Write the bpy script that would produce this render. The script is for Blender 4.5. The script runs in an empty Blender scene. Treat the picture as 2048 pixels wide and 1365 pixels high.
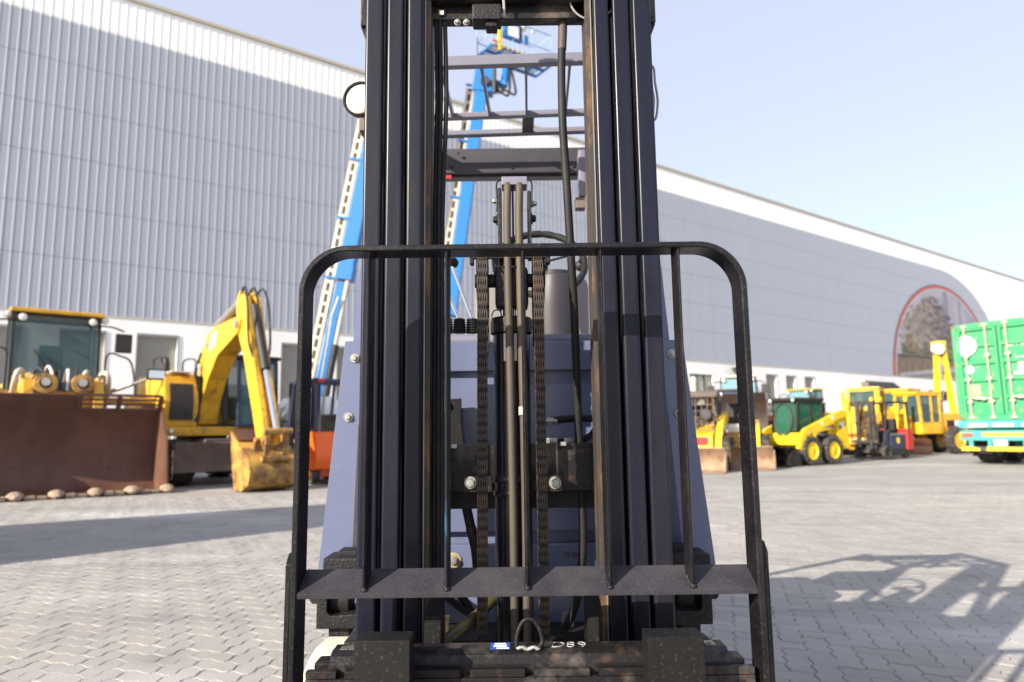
import bpy, bmesh, math, random
from mathutils import Vector, Matrix
random.seed(7)
rad = math.radians
scn = bpy.context.scene
COL = scn.collection

# ------------------------------------------------------------------ camera, sky, sun, exposure
H = 1.15
FPX = 1365.333
WSTR, SUNE, EXPO = 0.102, 4.9, 1.1        # sky strength, sun, exposure
HZF, HZC = 0.46, (5.5, 5.45, 6.3)           # pale dust veil over the whole sky
CAM_R = Matrix.Rotation(rad(90 + 7.5), 3, 'X') @ Matrix.Rotation(rad(-0.7), 3, 'Z')
cam = bpy.data.cameras.new('camera')
cam.lens = 24.0
cam.sensor_width = 36.0
cam.clip_start = 0.05
cam.clip_end = 3000
cam.dof.use_dof = True
cam.dof.focus_distance = 1.5
cam.dof.aperture_fstop = 3.7
camo = bpy.data.objects.new('camera', cam)
camo.matrix_world = Matrix.Translation((0, 0, H)) @ CAM_R.to_4x4()
COL.objects.link(camo)
scn.camera = camo

SUN_TO = Vector((-1.0, -1.0, 0)).normalized() * math.cos(rad(25)) + Vector((0, 0, math.sin(rad(25))))
world = bpy.data.worlds.new('World')
scn.world = world
world.use_nodes = True
wn = world.node_tree
bg = wn.nodes['Background']
sky = wn.nodes.new('ShaderNodeTexSky')
sky.sky_type = 'NISHITA'
sky.sun_disc = False
sky.sun_elevation = rad(25)
sky.sun_rotation = math.atan2(SUN_TO.x, SUN_TO.y)
sky.air_density = 1.0
sky.dust_density = 1.6
sky.ozone_density = 1.6
hz = wn.nodes.new('ShaderNodeMix')
hz.data_type = 'RGBA'
hz.inputs[0].default_value = HZF
hz.inputs[7].default_value = (HZC[0], HZC[1], HZC[2], 1)
wn.links.new(sky.outputs[0], hz.inputs[6])
wn.links.new(hz.outputs[2], bg.inputs[0])
bg.inputs[1].default_value = WSTR
sl = bpy.data.lights.new('sun', 'SUN')
sl.energy = SUNE
sl.angle = rad(0.5)
sl.color = (1.0, 0.90, 0.755)
so = bpy.data.objects.new('sun', sl)
so.rotation_euler = SUN_TO.to_track_quat('Z', 'Y').to_euler()
COL.objects.link(so)
vs = scn.view_settings
vs.view_transform = 'Standard'
vs.look = 'None'
vs.gamma = 1
vs.use_curve_mapping = False
vs.exposure = EXPO

# ------------------------------------------------------------------ placing helpers
def ray(px, py):
    return CAM_R @ Vector(((px - 1024) / FPX, -(py - 682.5) / FPX, -1))
def P(px, py, Y):
    d = ray(px, py)
    return Vector((0, 0, H)) + d * (Y / d.y)
def PG(px, py, z=0.0):
    d = ray(px, py)
    return Vector((0, 0, H)) + d * ((z - H) / d.z)

# ------------------------------------------------------------------ materials
MATS = {}
def mat(name, col, rough=.5, metal=0.0, col2=None, scale=6.0, amt=.5, lo=.45, hi=.7, bump=0.0, bscale=40.0,
        coord='Object', rvar=0.0, streak=None, col3=None, scale3=60., amt3=.4, island=0.0, spec=.5):
    if name in MATS:
        return MATS[name]
    m = bpy.data.materials.new(name)
    m.use_nodes = True
    nt = m.node_tree
    N, L = nt.nodes, nt.links
    b = N['Principled BSDF']
    b.inputs['Roughness'].default_value = rough
    b.inputs['Metallic'].default_value = metal
    b.inputs['Specular IOR Level'].default_value = spec
    if coord == 'World':
        tc = N.new('ShaderNodeNewGeometry').outputs['Position']
    else:
        tc = N.new('ShaderNodeTexCoord').outputs[coord]
    vec = tc
    if streak:
        mp = N.new('ShaderNodeMapping')
        mp.inputs['Scale'].default_value = streak
        L.new(tc, mp.inputs[0])
        vec = mp.outputs[0]
    c4 = lambda c: (c[0], c[1], c[2], 1)
    out = None
    if col2:
        n = N.new('ShaderNodeTexNoise')
        n.inputs['Scale'].default_value = scale
        n.inputs['Detail'].default_value = 6
        n.inputs['Roughness'].default_value = .65
        L.new(vec, n.inputs['Vector'])
        r = N.new('ShaderNodeMapRange')
        r.inputs[1].default_value = lo
        r.inputs[2].default_value = hi
        r.inputs[4].default_value = amt
        L.new(n.outputs['Fac'], r.inputs[0])
        mx = N.new('ShaderNodeMix')
        mx.data_type = 'RGBA'
        mx.inputs[6].default_value = c4(col)
        mx.inputs[7].default_value = c4(col2)
        L.new(r.outputs[0], mx.inputs[0])
        out = mx.outputs[2]
        if rvar:
            rr = N.new('ShaderNodeMapRange')
            rr.inputs[3].default_value = max(.05, rough - rvar)
            rr.inputs[4].default_value = min(1, rough + rvar)
            L.new(n.outputs['Fac'], rr.inputs[0])
            L.new(rr.outputs[0], b.inputs['Roughness'])
    if col3:
        n3 = N.new('ShaderNodeTexNoise')
        n3.inputs['Scale'].default_value = scale3
        n3.inputs['Detail'].default_value = 4
        L.new(tc, n3.inputs['Vector'])
        r3 = N.new('ShaderNodeMapRange')
        r3.inputs[1].default_value = .58
        r3.inputs[2].default_value = .70
        r3.inputs[4].default_value = amt3
        L.new(n3.outputs['Fac'], r3.inputs[0])
        m3 = N.new('ShaderNodeMix')
        m3.data_type = 'RGBA'
        if out:
            L.new(out, m3.inputs[6])
        else:
            m3.inputs[6].default_value = c4(col)
        m3.inputs[7].default_value = c4(col3)
        L.new(r3.outputs[0], m3.inputs[0])
        out = m3.outputs[2]
    if island:
        g = N.new('ShaderNodeNewGeometry')
        oi = N.new('ShaderNodeObjectInfo')
        ad = N.new('ShaderNodeMath')
        ad.operation = 'ADD'
        L.new(g.outputs['Random Per Island'], ad.inputs[0])
        L.new(oi.outputs['Random'], ad.inputs[1])
        fr = N.new('ShaderNodeMath')
        fr.operation = 'FRACT'
        L.new(ad.outputs[0], fr.inputs[0])
        mr = N.new('ShaderNodeMapRange')
        mr.inputs[3].default_value = 1 - island
        mr.inputs[4].default_value = 1 + island
        L.new(fr.outputs[0], mr.inputs[0])
        hs = N.new('ShaderNodeHueSaturation')
        if out:
            L.new(out, hs.inputs['Color'])
        else:
            hs.inputs['Color'].default_value = c4(col)
        L.new(mr.outputs[0], hs.inputs['Value'])
        out = hs.outputs[0]
    if out:
        L.new(out, b.inputs['Base Color'])
    else:
        b.inputs['Base Color'].default_value = c4(col)
    if bump:
        nb = N.new('ShaderNodeTexNoise')
        nb.inputs['Scale'].default_value = bscale
        nb.inputs['Detail'].default_value = 5
        L.new(tc, nb.inputs['Vector'])
        bp = N.new('ShaderNodeBump')
        bp.inputs['Strength'].default_value = bump
        bp.inputs['Distance'].default_value = .003
        L.new(nb.outputs['Fac'], bp.inputs['Height'])
        L.new(bp.outputs[0], b.inputs['Normal'])
    MATS[name] = m
    return m

RAIL = mat('rail_paint', (.008, .009, .018), .30, 0, (.022, .020, .022), 7, .8, .45, .75, .03, 160, rvar=.12, streak=(1, 1, .10), col3=(.06, .055, .05), scale3=150, amt3=.15, spec=.24)
RUST = mat('rusty_track', (.030, .024, .020), .65, 0, (.16, .078, .022), 16, 1, .50, .66, .2, 120, streak=(1, 1, .30), col3=(.02, .02, .022), scale3=60, amt3=.8)
BLACK = mat('black_frame_paint', (.007, .0065, .008), .34, 0, (.017, .016, .018), 9, .8, .45, .7, .25, 190, rvar=.12, col3=(.09, .085, .08), scale3=170, amt3=.3, spec=.24)
CARR = mat('worn_black_steel', (.012, .011, .012), .42, .1, (.105, .096, .088), 9, .9, .5, .70, .4, 130, rvar=.15, col3=(.15, .08, .05), scale3=22, amt3=.3, spec=.24)
PLATE = mat('dusty_black_plate', (.024, .023, .030), .42, 0, (.046, .044, .050), 11, .8, .4, .7, .15, 200, rvar=.1, col3=(.12, .115, .11), scale3=240, amt3=.3, spec=.24)
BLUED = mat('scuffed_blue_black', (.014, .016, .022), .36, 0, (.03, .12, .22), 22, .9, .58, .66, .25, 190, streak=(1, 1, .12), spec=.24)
CAST = mat('cast_black', (.009, .009, .010), .5, 0, (.022, .020, .02), 14, .7, .45, .65, .6, 150, col3=(.12, .12, .12), scale3=220, amt3=.35, spec=.24)
FORKM = mat('fork_black_paint', (.006, .006, .006), .55, 0, (.010, .0095, .009), 20, .6, bump=.12, bscale=500, col3=(.10, .09, .08), scale3=130, amt3=.25, spec=.24)
GREY = mat('truck_grey_paint', (.108, .128, .220), .22, 0, (.094, .112, .192), 3, .7, rvar=.07, bump=.12, bscale=5, col3=(.20, .20, .22), scale3=55, amt3=.12)
GUARD = mat('guard_grey_paint', (.15, .152, .20), .42, 0, (.12, .12, .15), 5, .7, col3=(.26, .15, .09), scale3=9, amt3=.4, bump=.04, bscale=90)
DKGUARD = mat('dark_guard_paint', (.030, .028, .036), .45, 0, (.05, .047, .055), 7, .7)
RUBBER = mat('black_rubber', (.012, .012, .013), .6, 0, (.028, .027, .025), 10, .7, bump=.1, bscale=120, spec=.24)
CHAIND = mat('shaded_chain', (.016, .013, .012), .6, .2, (.06, .032, .02), 11, .8, .5, .7, .2, 180, coord='World')  # darker copy for alternate links, painting in the shaded holes between plates
HOSE = mat('dusty_brown_hose', (.056, .045, .036), .66, 0, (.09, .07, .028), 5, .7, .5, .7, .12, 140, streak=(1, 1, .2), col3=(.055, .045, .035), scale3=40, amt3=.5)
OILHOSE = mat('oily_hose', (.05, .045, .02), .3, 0, (.16, .13, .03), 12, .8)
CHAIN = mat('rusty_chain', (.035, .027, .023), .6, .2, (.12, .062, .036), 11, .9, .46, .66, .3, 180, coord='World', col3=(.012, .012, .012), scale3=70, amt3=.6)
CYL = mat('cylinder_black', (.010, .011, .016), .25, 0, (.025, .026, .03), 8, .7, rvar=.1, bump=.03, bscale=90, spec=.24)
CHROME = mat('chrome', (.75, .75, .76), .12, 1.0)
ZINC = mat('zinc_bolt', (.36, .36, .34), .36, .6, (.22, .21, .18), 60, .8)
BRASS = mat('yellow_zinc', (.58, .48, .27), .35, .6)
CREAM = mat('cream_tyre', (.62, .55, .42), .75, 0, (.45, .40, .32), 8, .6, bump=.1, bscale=60)
SEATM = mat('seat_grey_vinyl', (.17, .16, .155), .6, 0, (.13, .125, .12), 6, .5, bump=.05)
WHITE = mat('white_print', (.78, .78, .78), .6)
WPAINT = mat('white_marker_paint', (.50, .50, .50), .7, 0, (.16, .16, .16), 90, .9)
BLUEP = mat('blue_print', (.03, .10, .45), .4)
LENS = mat('lamp_lens', (.82, .80, .74), .25, 0, (.7, .68, .62), 40, .5, bump=.2, bscale=200)
RED = mat('red_plastic', (.5, .02, .02), .4)
YEL = mat('machine_yellow', (.72, .40, .022), .42, 0, (.36, .20, .035), 2.6, .75, .46, .70, .05, 30, rvar=.12, col3=(.10, .065, .035), scale3=8, amt3=.6)
YEL2 = mat('lemon_yellow', (.78, .53, .012), .4, 0, (.50, .32, .03), 3, .6, col3=(.16, .11, .05), scale3=9, amt3=.5)
DIRTY = mat('dirty_yellow', (.46, .26, .055), .6, 0, (.13, .06, .025), 3.5, .95, .40, .60, .15, 30)
RUSTB = mat('rusty_bucket_steel', (.085, .034, .020), .55, 0, (.15, .075, .048), 1.4, .8, .4, .7, .12, 20, rvar=.1, streak=(1, 1, .5), col3=(.03, .018, .014), scale3=8, amt3=.5)
DUSTB = mat('dusty_bucket_steel', (.30, .21, .14), .75, 0, (.16, .085, .05), 2.5, .9, .42, .65, .15, 25)
STONE = mat('dirt_caked_edge', (.31, .24, .18), .85, 0, (.19, .13, .095), 7, .8, bump=.5, bscale=22)
DARK = mat('dark_machine_parts', (.016, .015, .016), .6, 0, (.045, .038, .032), 5, .7)
UNDER = mat('dusty_undercarriage', (.115, .092, .08), .75, 0, (.20, .14, .10), 4, .8, bump=.1)
TYRE = mat('tyre_rubber', (.028, .027, .027), .8, 0, (.10, .085, .07), 6, .8, .45, .65, .2, 40)
BLUEL = mat('lift_blue', (.010, .150, .46), .38, 0, (.015, .11, .33), 2, .5, rvar=.08)
CREAMM = mat('cream_metal', (.50, .46, .38), .5, 0, (.38, .34, .27), 4, .6)
GREYM = mat('grey_steel', (.30, .29, .28), .4, .4, (.2, .19, .18), 6, .6)
ORANGE = mat('orange_paint', (.85, .13, .012), .35, 0, (.75, .11, .01), 4, .4)
REDP = mat('red_paint', (.50, .03, .02), .4, 0, (.35, .02, .02), 4, .5)
NAVY = mat('navy_paint', (.03, .035, .08), .4)
OFFW = mat('offwhite_paint', (.70, .70, .68), .4, 0, (.55, .54, .5), 2, .5)
GREEN = mat('container_green', (.028, .30, .115), .5, 0, (.06, .27, .13), 1.8, .8, .4, .65, .06, 14, col3=(.30, .19, .10), scale3=4.5, amt3=.55)
RUSTG = mat('rusty_green', (.10, .16, .07), .7, 0, (.22, .09, .035), 5, .95, .42, .6)
TEAL = mat('trailer_teal', (.05, .33, .31), .5, 0, (.07, .26, .24), 3, .6)
LOCK = mat('galvanised_bar', (.44, .40, .33), .5, 0, (.33, .27, .20), 5, .7)
YTAPE = mat('yellow_tape', (.75, .62, .04), .45)
YBUMP = mat('yellow_bumper', (.80, .50, .02), .5, 0, (.05, .05, .05), 2.6, 1, .56, .57)
SHUT = mat('shutter_grey', (.30, .292, .265), .5, 0, (.25, .245, .225), 3, .5)
WALLW = mat('white_render', (.84, .84, .84), .7, 0, (.72, .71, .69), .35, .6, .45, .7, .02, 30, coord='World', streak=(1, 1, .25))
TRIM = mat('tan_trim', (.46, .42, .33), .6)
SAND = mat('sandstone', (.50, .40, .27), .8, 0, (.38, .29, .19), 3, .7)
JOINT = mat('joint_sand', (.26, .25, .235), .9, 0, (.33, .31, .28), .4, .8, coord='World')
CORE = mat('wall_core', (.10, .10, .11), .8)

def glass_mat(name, col, trans=.55, rough=.08):
    m = bpy.data.materials.new(name)
    m.use_nodes = True
    b = m.node_tree.nodes['Principled BSDF']
    b.inputs['Base Color'].default_value = (*col, 1)
    b.inputs['Roughness'].default_value = rough
    b.inputs['Alpha'].default_value = 1 - trans
    return m
GLASS = glass_mat('tinted_glass', (.06, .13, .14), .55, .04)
GLASST = glass_mat('teal_glass', (.10, .24, .23), .55, .05)
GLASSG = glass_mat('green_glass', (.03, .13, .08), .42)
GLASSB = glass_mat('pale_blue_glass', (.20, .36, .42), .4)

# ------------------------------------------------------------------ mesh builder
class MB:
    def __init__(s):
        s.bm = bmesh.new()
        s.M = Matrix.Identity(4)
    def _fin(s, nv, bev, seg=2):
        vs_ = nv
        if bev > 0:
            es = set()
            for v in vs_:
                es.update(v.link_edges)
            bmesh.ops.bevel(s.bm, geom=list(es), offset=bev, segments=seg, affect='EDGES', profile=.6, clamp_overlap=True)
    def box(s, x0, x1, y0, y1, z0, z1, bev=0.0, M=None, seg=2):
        if x1 < x0: x0, x1 = x1, x0
        if y1 < y0: y0, y1 = y1, y0
        if z1 < z0: z0, z1 = z1, z0
        T = s.M @ (M or Matrix.Identity(4))
        pts = [(x0, y0, z0), (x1, y0, z0), (x1, y1, z0), (x0, y1, z0), (x0, y0, z1), (x1, y0, z1), (x1, y1, z1), (x0, y1, z1)]
        v = [s.bm.verts.new(T @ Vector(p)) for p in pts]
        for f in ((3, 2, 1, 0), (4, 5, 6, 7), (0, 1, 5, 4), (1, 2, 6, 5), (2, 3, 7, 6), (3, 0, 4, 7)):
            s.bm.faces.new([v[i] for i in f])
        s._fin(v, bev, seg)
        return s
    def cbox(s, c, sz, bev=0.0, rot=None, seg=2):
        M = Matrix.Translation(Vector(c))
        if rot:
            M = M @ (rot if isinstance(rot, Matrix) else Matrix.Rotation(rad(rot[1]), 4, rot[0]))
        return s.box(-sz[0] / 2, sz[0] / 2, -sz[1] / 2, sz[1] / 2, -sz[2] / 2, sz[2] / 2, bev, M, seg)
    def beam(s, a, b, w, h, bev=0.0, up=(0, 0, 1)):
        a, b = Vector(a), Vector(b)
        d = (b - a)
        Lx = d.length
        x = d.normalized()
        u = Vector(up)
        if abs(x.dot(u)) > .99:
            u = Vector((0, 1, 0))
        y = u.cross(x).normalized()
        z = x.cross(y)
        R = Matrix((x, y, z)).transposed().to_4x4()
        M = Matrix.Translation(a) @ R
        return s.box(0, Lx, -w / 2, w / 2, -h / 2, h / 2, bev, M)
    def prism(s, poly, axis, a, b, bev=0.0):
        def mk(p, t):
            if axis == 'y': return Vector((p[0], t, p[1]))
            if axis == 'x': return Vector((t, p[0], p[1]))
            return Vector((p[0], p[1], t))
        A = [s.bm.verts.new(s.M @ mk(p, a)) for p in poly]
        Bv = [s.bm.verts.new(s.M @ mk(p, b)) for p in poly]
        n = len(poly)
        fs = [s.bm.faces.new(A), s.bm.faces.new(Bv[::-1])]
        for i in range(n):
            j = (i + 1) % n
            fs.append(s.bm.faces.new([A[j], A[i], Bv[i], Bv[j]]))
        bmesh.ops.recalc_face_normals(s.bm, faces=fs)
        s._fin(A + Bv, bev)
        return s
    def tube(s, pts, r, n=8, closed=False, rect=None, ref=None):
        pts = [Vector(p) for p in pts]
        m = len(pts)
        rings = []
        pu = None
        for i in range(m):
            if closed:
                t = pts[(i + 1) % m] - pts[i - 1]
            else:
                t = pts[min(i + 1, m - 1)] - pts[max(i - 1, 0)]
            t.normalize()
            if ref is not None:
                u = Vector(ref)
                u = (u - t * u.dot(t)).normalized()
            elif pu is None:
                u = Vector((0, 0, 1)) if abs(t.z) < .9 else Vector((0, 1, 0))
                u = (u - t * u.dot(t)).normalized()
            else:
                u = (pu - t * pu.dot(t)).normalized()
            pu = u
            w = t.cross(u)
            if rect:
                cs = rect
                ring = [s.bm.verts.new(s.M @ (pts[i] + u * a + w * b)) for a, b in cs]
            else:
                ri = r[i] if isinstance(r, (list, tuple)) else r
                ring = [s.bm.verts.new(s.M @ (pts[i] + (u * math.cos(k * 2 * math.pi / n) + w * math.sin(k * 2 * math.pi / n)) * ri)) for k in range(n)]
            rings.append(ring)
        k = len(rings[0])
        fs = []
        for i in range(m if closed else m - 1):
            A, Bv = rings[i], rings[(i + 1) % m]
            for j in range(k):
                q = (j + 1) % k
                fs.append(s.bm.faces.new([A[j], A[q], Bv[q], Bv[j]]))
        if not closed:
            fs.append(s.bm.faces.new(rings[0][::-1]))
            fs.append(s.bm.faces.new(rings[-1]))
        bmesh.ops.recalc_face_normals(s.bm, faces=fs)
        return s
    def cyl(s, a, b, r, n=16, r2=None):
        a, b = Vector(a), Vector(b)
        return s.tube([a, b], [r, r if r2 is None else r2], n)
    def lathe(s, prof, o, axis, n=20, caps=True):
        """prof: list of (radius, distance along axis)"""
        o = Vector(o)
        ax = Vector(axis).normalized()
        u = Vector((0, 0, 1)) if abs(ax.z) < .9 else Vector((1, 0, 0))
        u = (u - ax * u.dot(ax)).normalized()
        w = ax.cross(u)
        rings = []
        for r, d in prof:
            rings.append([s.bm.verts.new(s.M @ (o + ax * d + (u * math.cos(k * 2 * math.pi / n) + w * math.sin(k * 2 * math.pi / n)) * max(r, 1e-4))) for k in range(n)])
        fs = []
        for A, Bv in zip(rings, rings[1:]):
            for j in range(n):
                q = (j + 1) % n
                fs.append(s.bm.faces.new([A[j], A[q], Bv[q], Bv[j]]))
        if caps:
            fs.append(s.bm.faces.new(rings[0][::-1]))
            fs.append(s.bm.faces.new(rings[-1]))
        bmesh.ops.recalc_face_normals(s.bm, faces=fs)
        return s
    def ball(s, c, r, sc=(1, 1, 1), n=10):
        M = s.M @ Matrix.Translation(Vector(c)) @ Matrix.Diagonal((*sc, 1))
        bmesh.ops.create_uvsphere(s.bm, u_segments=n, v_segments=max(5, n // 2 + 1), radius=r, matrix=M)
        return s
    def face(s, pts):
        s.bm.faces.new([s.bm.verts.new(s.M @ Vector(p)) for p in pts])
        return s
    def mesh(s, name, m, smooth=35):
        me = bpy.data.meshes.new(name)
        s.bm.to_mesh(me)
        s.bm.free()
        if m: me.materials.append(m)
        if smooth:
            me.shade_smooth()
            me.set_sharp_from_angle(angle=rad(smooth))
        return me
    def build(s, name, m, parent=None, smooth=35, label=None):
        off = parent_off(parent)
        if off.length > 0:
            bmesh.ops.translate(s.bm, verts=s.bm.verts, vec=-off)
        o = bpy.data.objects.new(name, s.mesh(name, m, smooth))
        COL.objects.link(o)
        if smooth and smooth < 45:
            wm = o.modifiers.new('even_normals', 'WEIGHTED_NORMAL')
            wm.keep_sharp = True
            wm.weight = 80
        if parent: o.parent = parent
        if label: o['label'] = label
        return o
OFF = {}
def parent_off(p):
    while p is not None:
        if p.name in OFF: return OFF[p.name]
        p = p.parent
    return Vector((0, 0, 0))
def tag(o, label, cat, group=None, kind=None):
    if label: o['label'] = label
    if cat: o['category'] = cat
    if group: o['group'] = group
    if kind: o['kind'] = kind
    return o
def thing(name, label, cat, loc=(0, 0, 0), rz=0.0, group=None, worldbuilt=False):
    o = bpy.data.objects.new(name, None)
    o.empty_display_size = .3
    COL.objects.link(o)
    o.location = loc
    o.rotation_euler = (0, 0, rad(rz))
    if worldbuilt: OFF[o.name] = Vector(loc)
    return tag(o, label, cat, group)
def inst(me, name, parent, M=None):
    o = bpy.data.objects.new(name, me)
    COL.objects.link(o)
    o.parent = parent
    if M is not None: o.matrix_local = M
    return o
def text(name, body, size, m, parent, M, extrude=.0008, shear=0.0, off=0.0):
    cu = bpy.data.curves.new(name, 'FONT')
    cu.body = body
    cu.size = size
    cu.extrude = extrude
    cu.shear = shear
    cu.offset = off
    cu.align_x = 'CENTER'
    cu.align_y = 'CENTER'
    cu.materials.append(m)
    tmp = bpy.data.objects.new(name, cu)
    COL.objects.link(tmp)
    bpy.context.view_layer.update()
    me = bpy.data.meshes.new_from_object(tmp)
    bpy.data.objects.remove(tmp)
    bpy.data.curves.remove(cu)
    me.materials.clear()
    me.materials.append(m)
    o = bpy.data.objects.new(name, me)
    COL.objects.link(o)
    o.parent = parent
    o.matrix_local = Matrix.Translation(-parent_off(parent)) @ M
    return o
def hexbolt(mb, c, r, d, washer=1.45, t=.008):
    """hex head facing direction d with a washer"""
    c, d = Vector(c), Vector(d).normalized()
    mb.lathe([(r * washer, 0), (r * washer, t * .3), (r * washer * .93, t * .4)], c, d, 20)
    mb.lathe([(r, t * .4), (r, t * 1.1), (r * .82, t * 1.3)], c, d, 6)
    mb.lathe([(r * .55, t * 1.2), (r * .55, t * 1.36), (r * .45, t * 1.4)], c, d, 12)
    return mb
def arc(c, r, a0, a1, n, plane='xz'):
    out = []
    for i in range(n + 1):
        a = rad(a0 + (a1 - a0) * i / n)
        u, v = c[0] + r * math.cos(a), c[1] + r * math.sin(a)
        out.append((u, v))
    return out

# ------------------------------------------------------------------ ground and paving
def gmat():
    m = bpy.data.materials.new('paver_concrete')
    m.use_nodes = True
    N, L = m.node_tree.nodes, m.node_tree.links
    b = N['Principled BSDF']
    b.inputs['Roughness'].default_value = .82
    pos = N.new('ShaderNodeNewGeometry')
    def noise(scale, det=5, sc=None, off=(0, 0, 0)):
        n = N.new('ShaderNodeTexNoise')
        n.inputs['Scale'].default_value = scale
        n.inputs['Detail'].default_value = det
        mp = N.new('ShaderNodeMapping')
        mp.inputs['Location'].default_value = off
        if sc: mp.inputs['Scale'].default_value = sc
        L.new(pos.outputs['Position'], mp.inputs[0])
        L.new(mp.outputs[0], n.inputs['Vector'])
        return n.outputs['Fac']
    def ramp(f, lo, hi, a=0., c=1.):
        r = N.new('ShaderNodeMapRange')
        r.inputs[1].default_value, r.inputs[2].default_value, r.inputs[3].default_value, r.inputs[4].default_value = lo, hi, a, c
        L.new(f, r.inputs[0])
        return r.outputs[0]
    def mix(f, a, c):
        x = N.new('ShaderNodeMix')
        x.data_type = 'RGBA'
        L.new(f, x.inputs[0])
        for s_, k in ((a, 6), (c, 7)):
            if isinstance(s_, tuple): x.inputs[k].default_value = (*s_, 1)
            else: L.new(s_, x.inputs[k])
        return x.outputs[2]
    c = mix(ramp(noise(.35), .35, .65), (.318, .300, .275), (.285, .274, .258))
    c = mix(ramp(noise(2.3, 6), .48, .75, 0, .7), c, (.205, .198, .190))
    c = mix(ramp(noise(.22, 7, (1.0, 2.6, 1), (3.1, 4.2, 0)), .54, .70, 0, .85), c, (.45, .445, .435))
    c = mix(ramp(noise(.5, 6, (.35, 2.2, 1), (9, 1, 0)), .58, .72, 0, .7), c, (.165, .165, .17))
    c = mix(ramp(noise(90, 3), .4, .8, 0, .4), c, (.18, .178, .175))
    oi = N.new('ShaderNodeObjectInfo')
    ad = N.new('ShaderNodeMath')
    ad.operation = 'ADD'
    L.new(pos.outputs['Random Per Island'], ad.inputs[0])
    L.new(oi.outputs['Random'], ad.inputs[1])
    fr = N.new('ShaderNodeMath')
    fr.operation = 'FRACT'
    L.new(ad.outputs[0], fr.inputs[0])
    hs = N.new('ShaderNodeHueSaturation')
    L.new(ramp(fr.outputs[0], 0, 1, .94, 1.05), hs.inputs['Value'])
    L.new(c, hs.inputs['Color'])
    L.new(hs.outputs[0], b.inputs['Base Color'])
    bp = N.new('ShaderNodeBump')
    bp.inputs['Strength'].default_value = .25
    bp.inputs['Distance'].default_value = .01
    L.new(noise(120, 4), bp.inputs['Height'])
    L.new(bp.outputs[0], b.inputs['Normal'])
    return m
PAVE = gmat()
def far_mat():
    m = PAVE.copy()
    m.name = 'far_paving'
    N, L = m.node_tree.nodes, m.node_tree.links
    return m
ground = bpy.data.objects.new('ground', None)
gm = MB()
g0 = gm.box(-700, 700, -250, 1200, -.5, -.012)
ground = gm.build('ground', PAVE, None, smooth=0)
tag(ground, 'wide grey concrete block yard in front of the warehouse', None, None, 'structure')

W = .119
AMP = .010
GAP = .0022
def paver_outline(horizontal):
    # walk the outline of a 2x1 (or 1x2) block on the lattice; every unit edge is one full sine wave
    w, h = (2, 1) if horizontal else (1, 2)
    pts = []
    n = 4
    def hseg(x0, y, d):
        for i in range(n):
            t = i / n
            x = x0 + d * t
            pts.append((x, y + AMP / W * math.sin(2 * math.pi * x)))
    def vseg(x, y0, d):
        for i in range(n):
            t = i / n
            y = y0 + d * t
            pts.append((x + AMP / W * math.sin(2 * math.pi * y), y))
    for i in range(w): hseg(i, 0, 1)
    for i in range(h): vseg(w, i, 1)
    for i in range(w): hseg(w - i, h, -1)
    for i in range(h): vseg(0, h - i, -1)
    return [Vector((x * W, y * W)) for x, y in pts]
def inset(pts, d):
    out = []
    n = len(pts)
    for i in range(n):
        a, b, c = pts[i - 1], pts[i], pts[(i + 1) % n]
        n1 = Vector((-(b - a).y, (b - a).x)).normalized()
        n2 = Vector((-(c - b).y, (c - b).x)).normalized()
        m_ = (n1 + n2)
        m_ = m_.normalized() / max(.5, m_.normalized().dot(n1))
        out.append(b + m_ * d)
    return out
PV = {}
for hz in (True, False):
    o_ = paver_outline(hz)
    outer = inset(o_, GAP)
    inner = inset(o_, GAP + .0032)
    PV[hz] = (outer, inner)
def paver_geo(hz, tilt, vs_, fs_, T):
    outer, inner = PV[hz]
    n = len(outer)
    k = len(vs_)
    for p in outer: vs_.append(T(p.x, p.y, -.0125))
    for p in outer: vs_.append(T(p.x, p.y, -.0026))
    for p in inner: vs_.append(T(p.x, p.y, 0))
    for i in range(n):
        j = (i + 1) % n
        fs_.append((k + i, k + j, k + n + j, k + n + i))
        fs_.append((k + n + i, k + n + j, k + 2 * n + j, k + 2 * n + i))
    fs_.append(tuple(range(k + 2 * n, k + 3 * n)))
PME = {}
for hz in (True, False):
    v_, f_ = [], []
    paver_geo(hz, 0, v_, f_, lambda x, y, z: (x, y, z))
    me = bpy.data.meshes.new('paver')
    me.from_pydata(v_, [], f_)
    me.materials.append(PAVE)
    PME[hz] = me
ROTP = Matrix.Rotation(rad(-17), 2)
cells = []
RNG = 150
for ix in range(-RNG, RNG):
    for iy in range(-RNG, RNG):
        k = (ix + iy) % 4
        if k == 0: hz = True
        elif k == 2: hz = False
        else: continue
        c = ROTP @ Vector(((ix + (1 if hz else .5)) * W, (iy + (.5 if hz else 1)) * W + 7.0))
        if not (2.3 < c.y < 13.2): continue
        if abs(c.x) > c.y * .90 + 2.0 or abs(c.x) > 11.8: continue
        cells.append((c.y, ix, iy, hz, c))
cells.sort(key=lambda a: a[0])
near, rest = [], []
for cc in cells:
    c = cc[4]
    q = CAM_R.transposed() @ (Vector((c.x, c.y, 0)) - Vector((0, 0, H)))
    px, py = 1024 + FPX * q.x / -q.z, 682.5 - FPX * q.y / -q.z
    if len(near) < 300 and py < 1372 and (-10 < px < 575 or 1545 < px < 2058):
        near.append(cc)
    else:
        rest.append(cc)
for (_, ix, iy, hz, c) in near:
    o = bpy.data.objects.new('paver', PME[hz])
    COL.objects.link(o)
    o.parent = ground
    b_ = ROTP @ Vector((ix * W, iy * W + 7.0))
    o.matrix_local = Matrix.Translation((b_.x, b_.y, random.uniform(-.0025, .001))) @ Matrix.Rotation(rad(-17 + random.uniform(-.4, .4)), 4, 'Z') @ Matrix.Rotation(rad(random.uniform(-.35, .35)), 4, 'X')
v_, f_ = [], []
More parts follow.
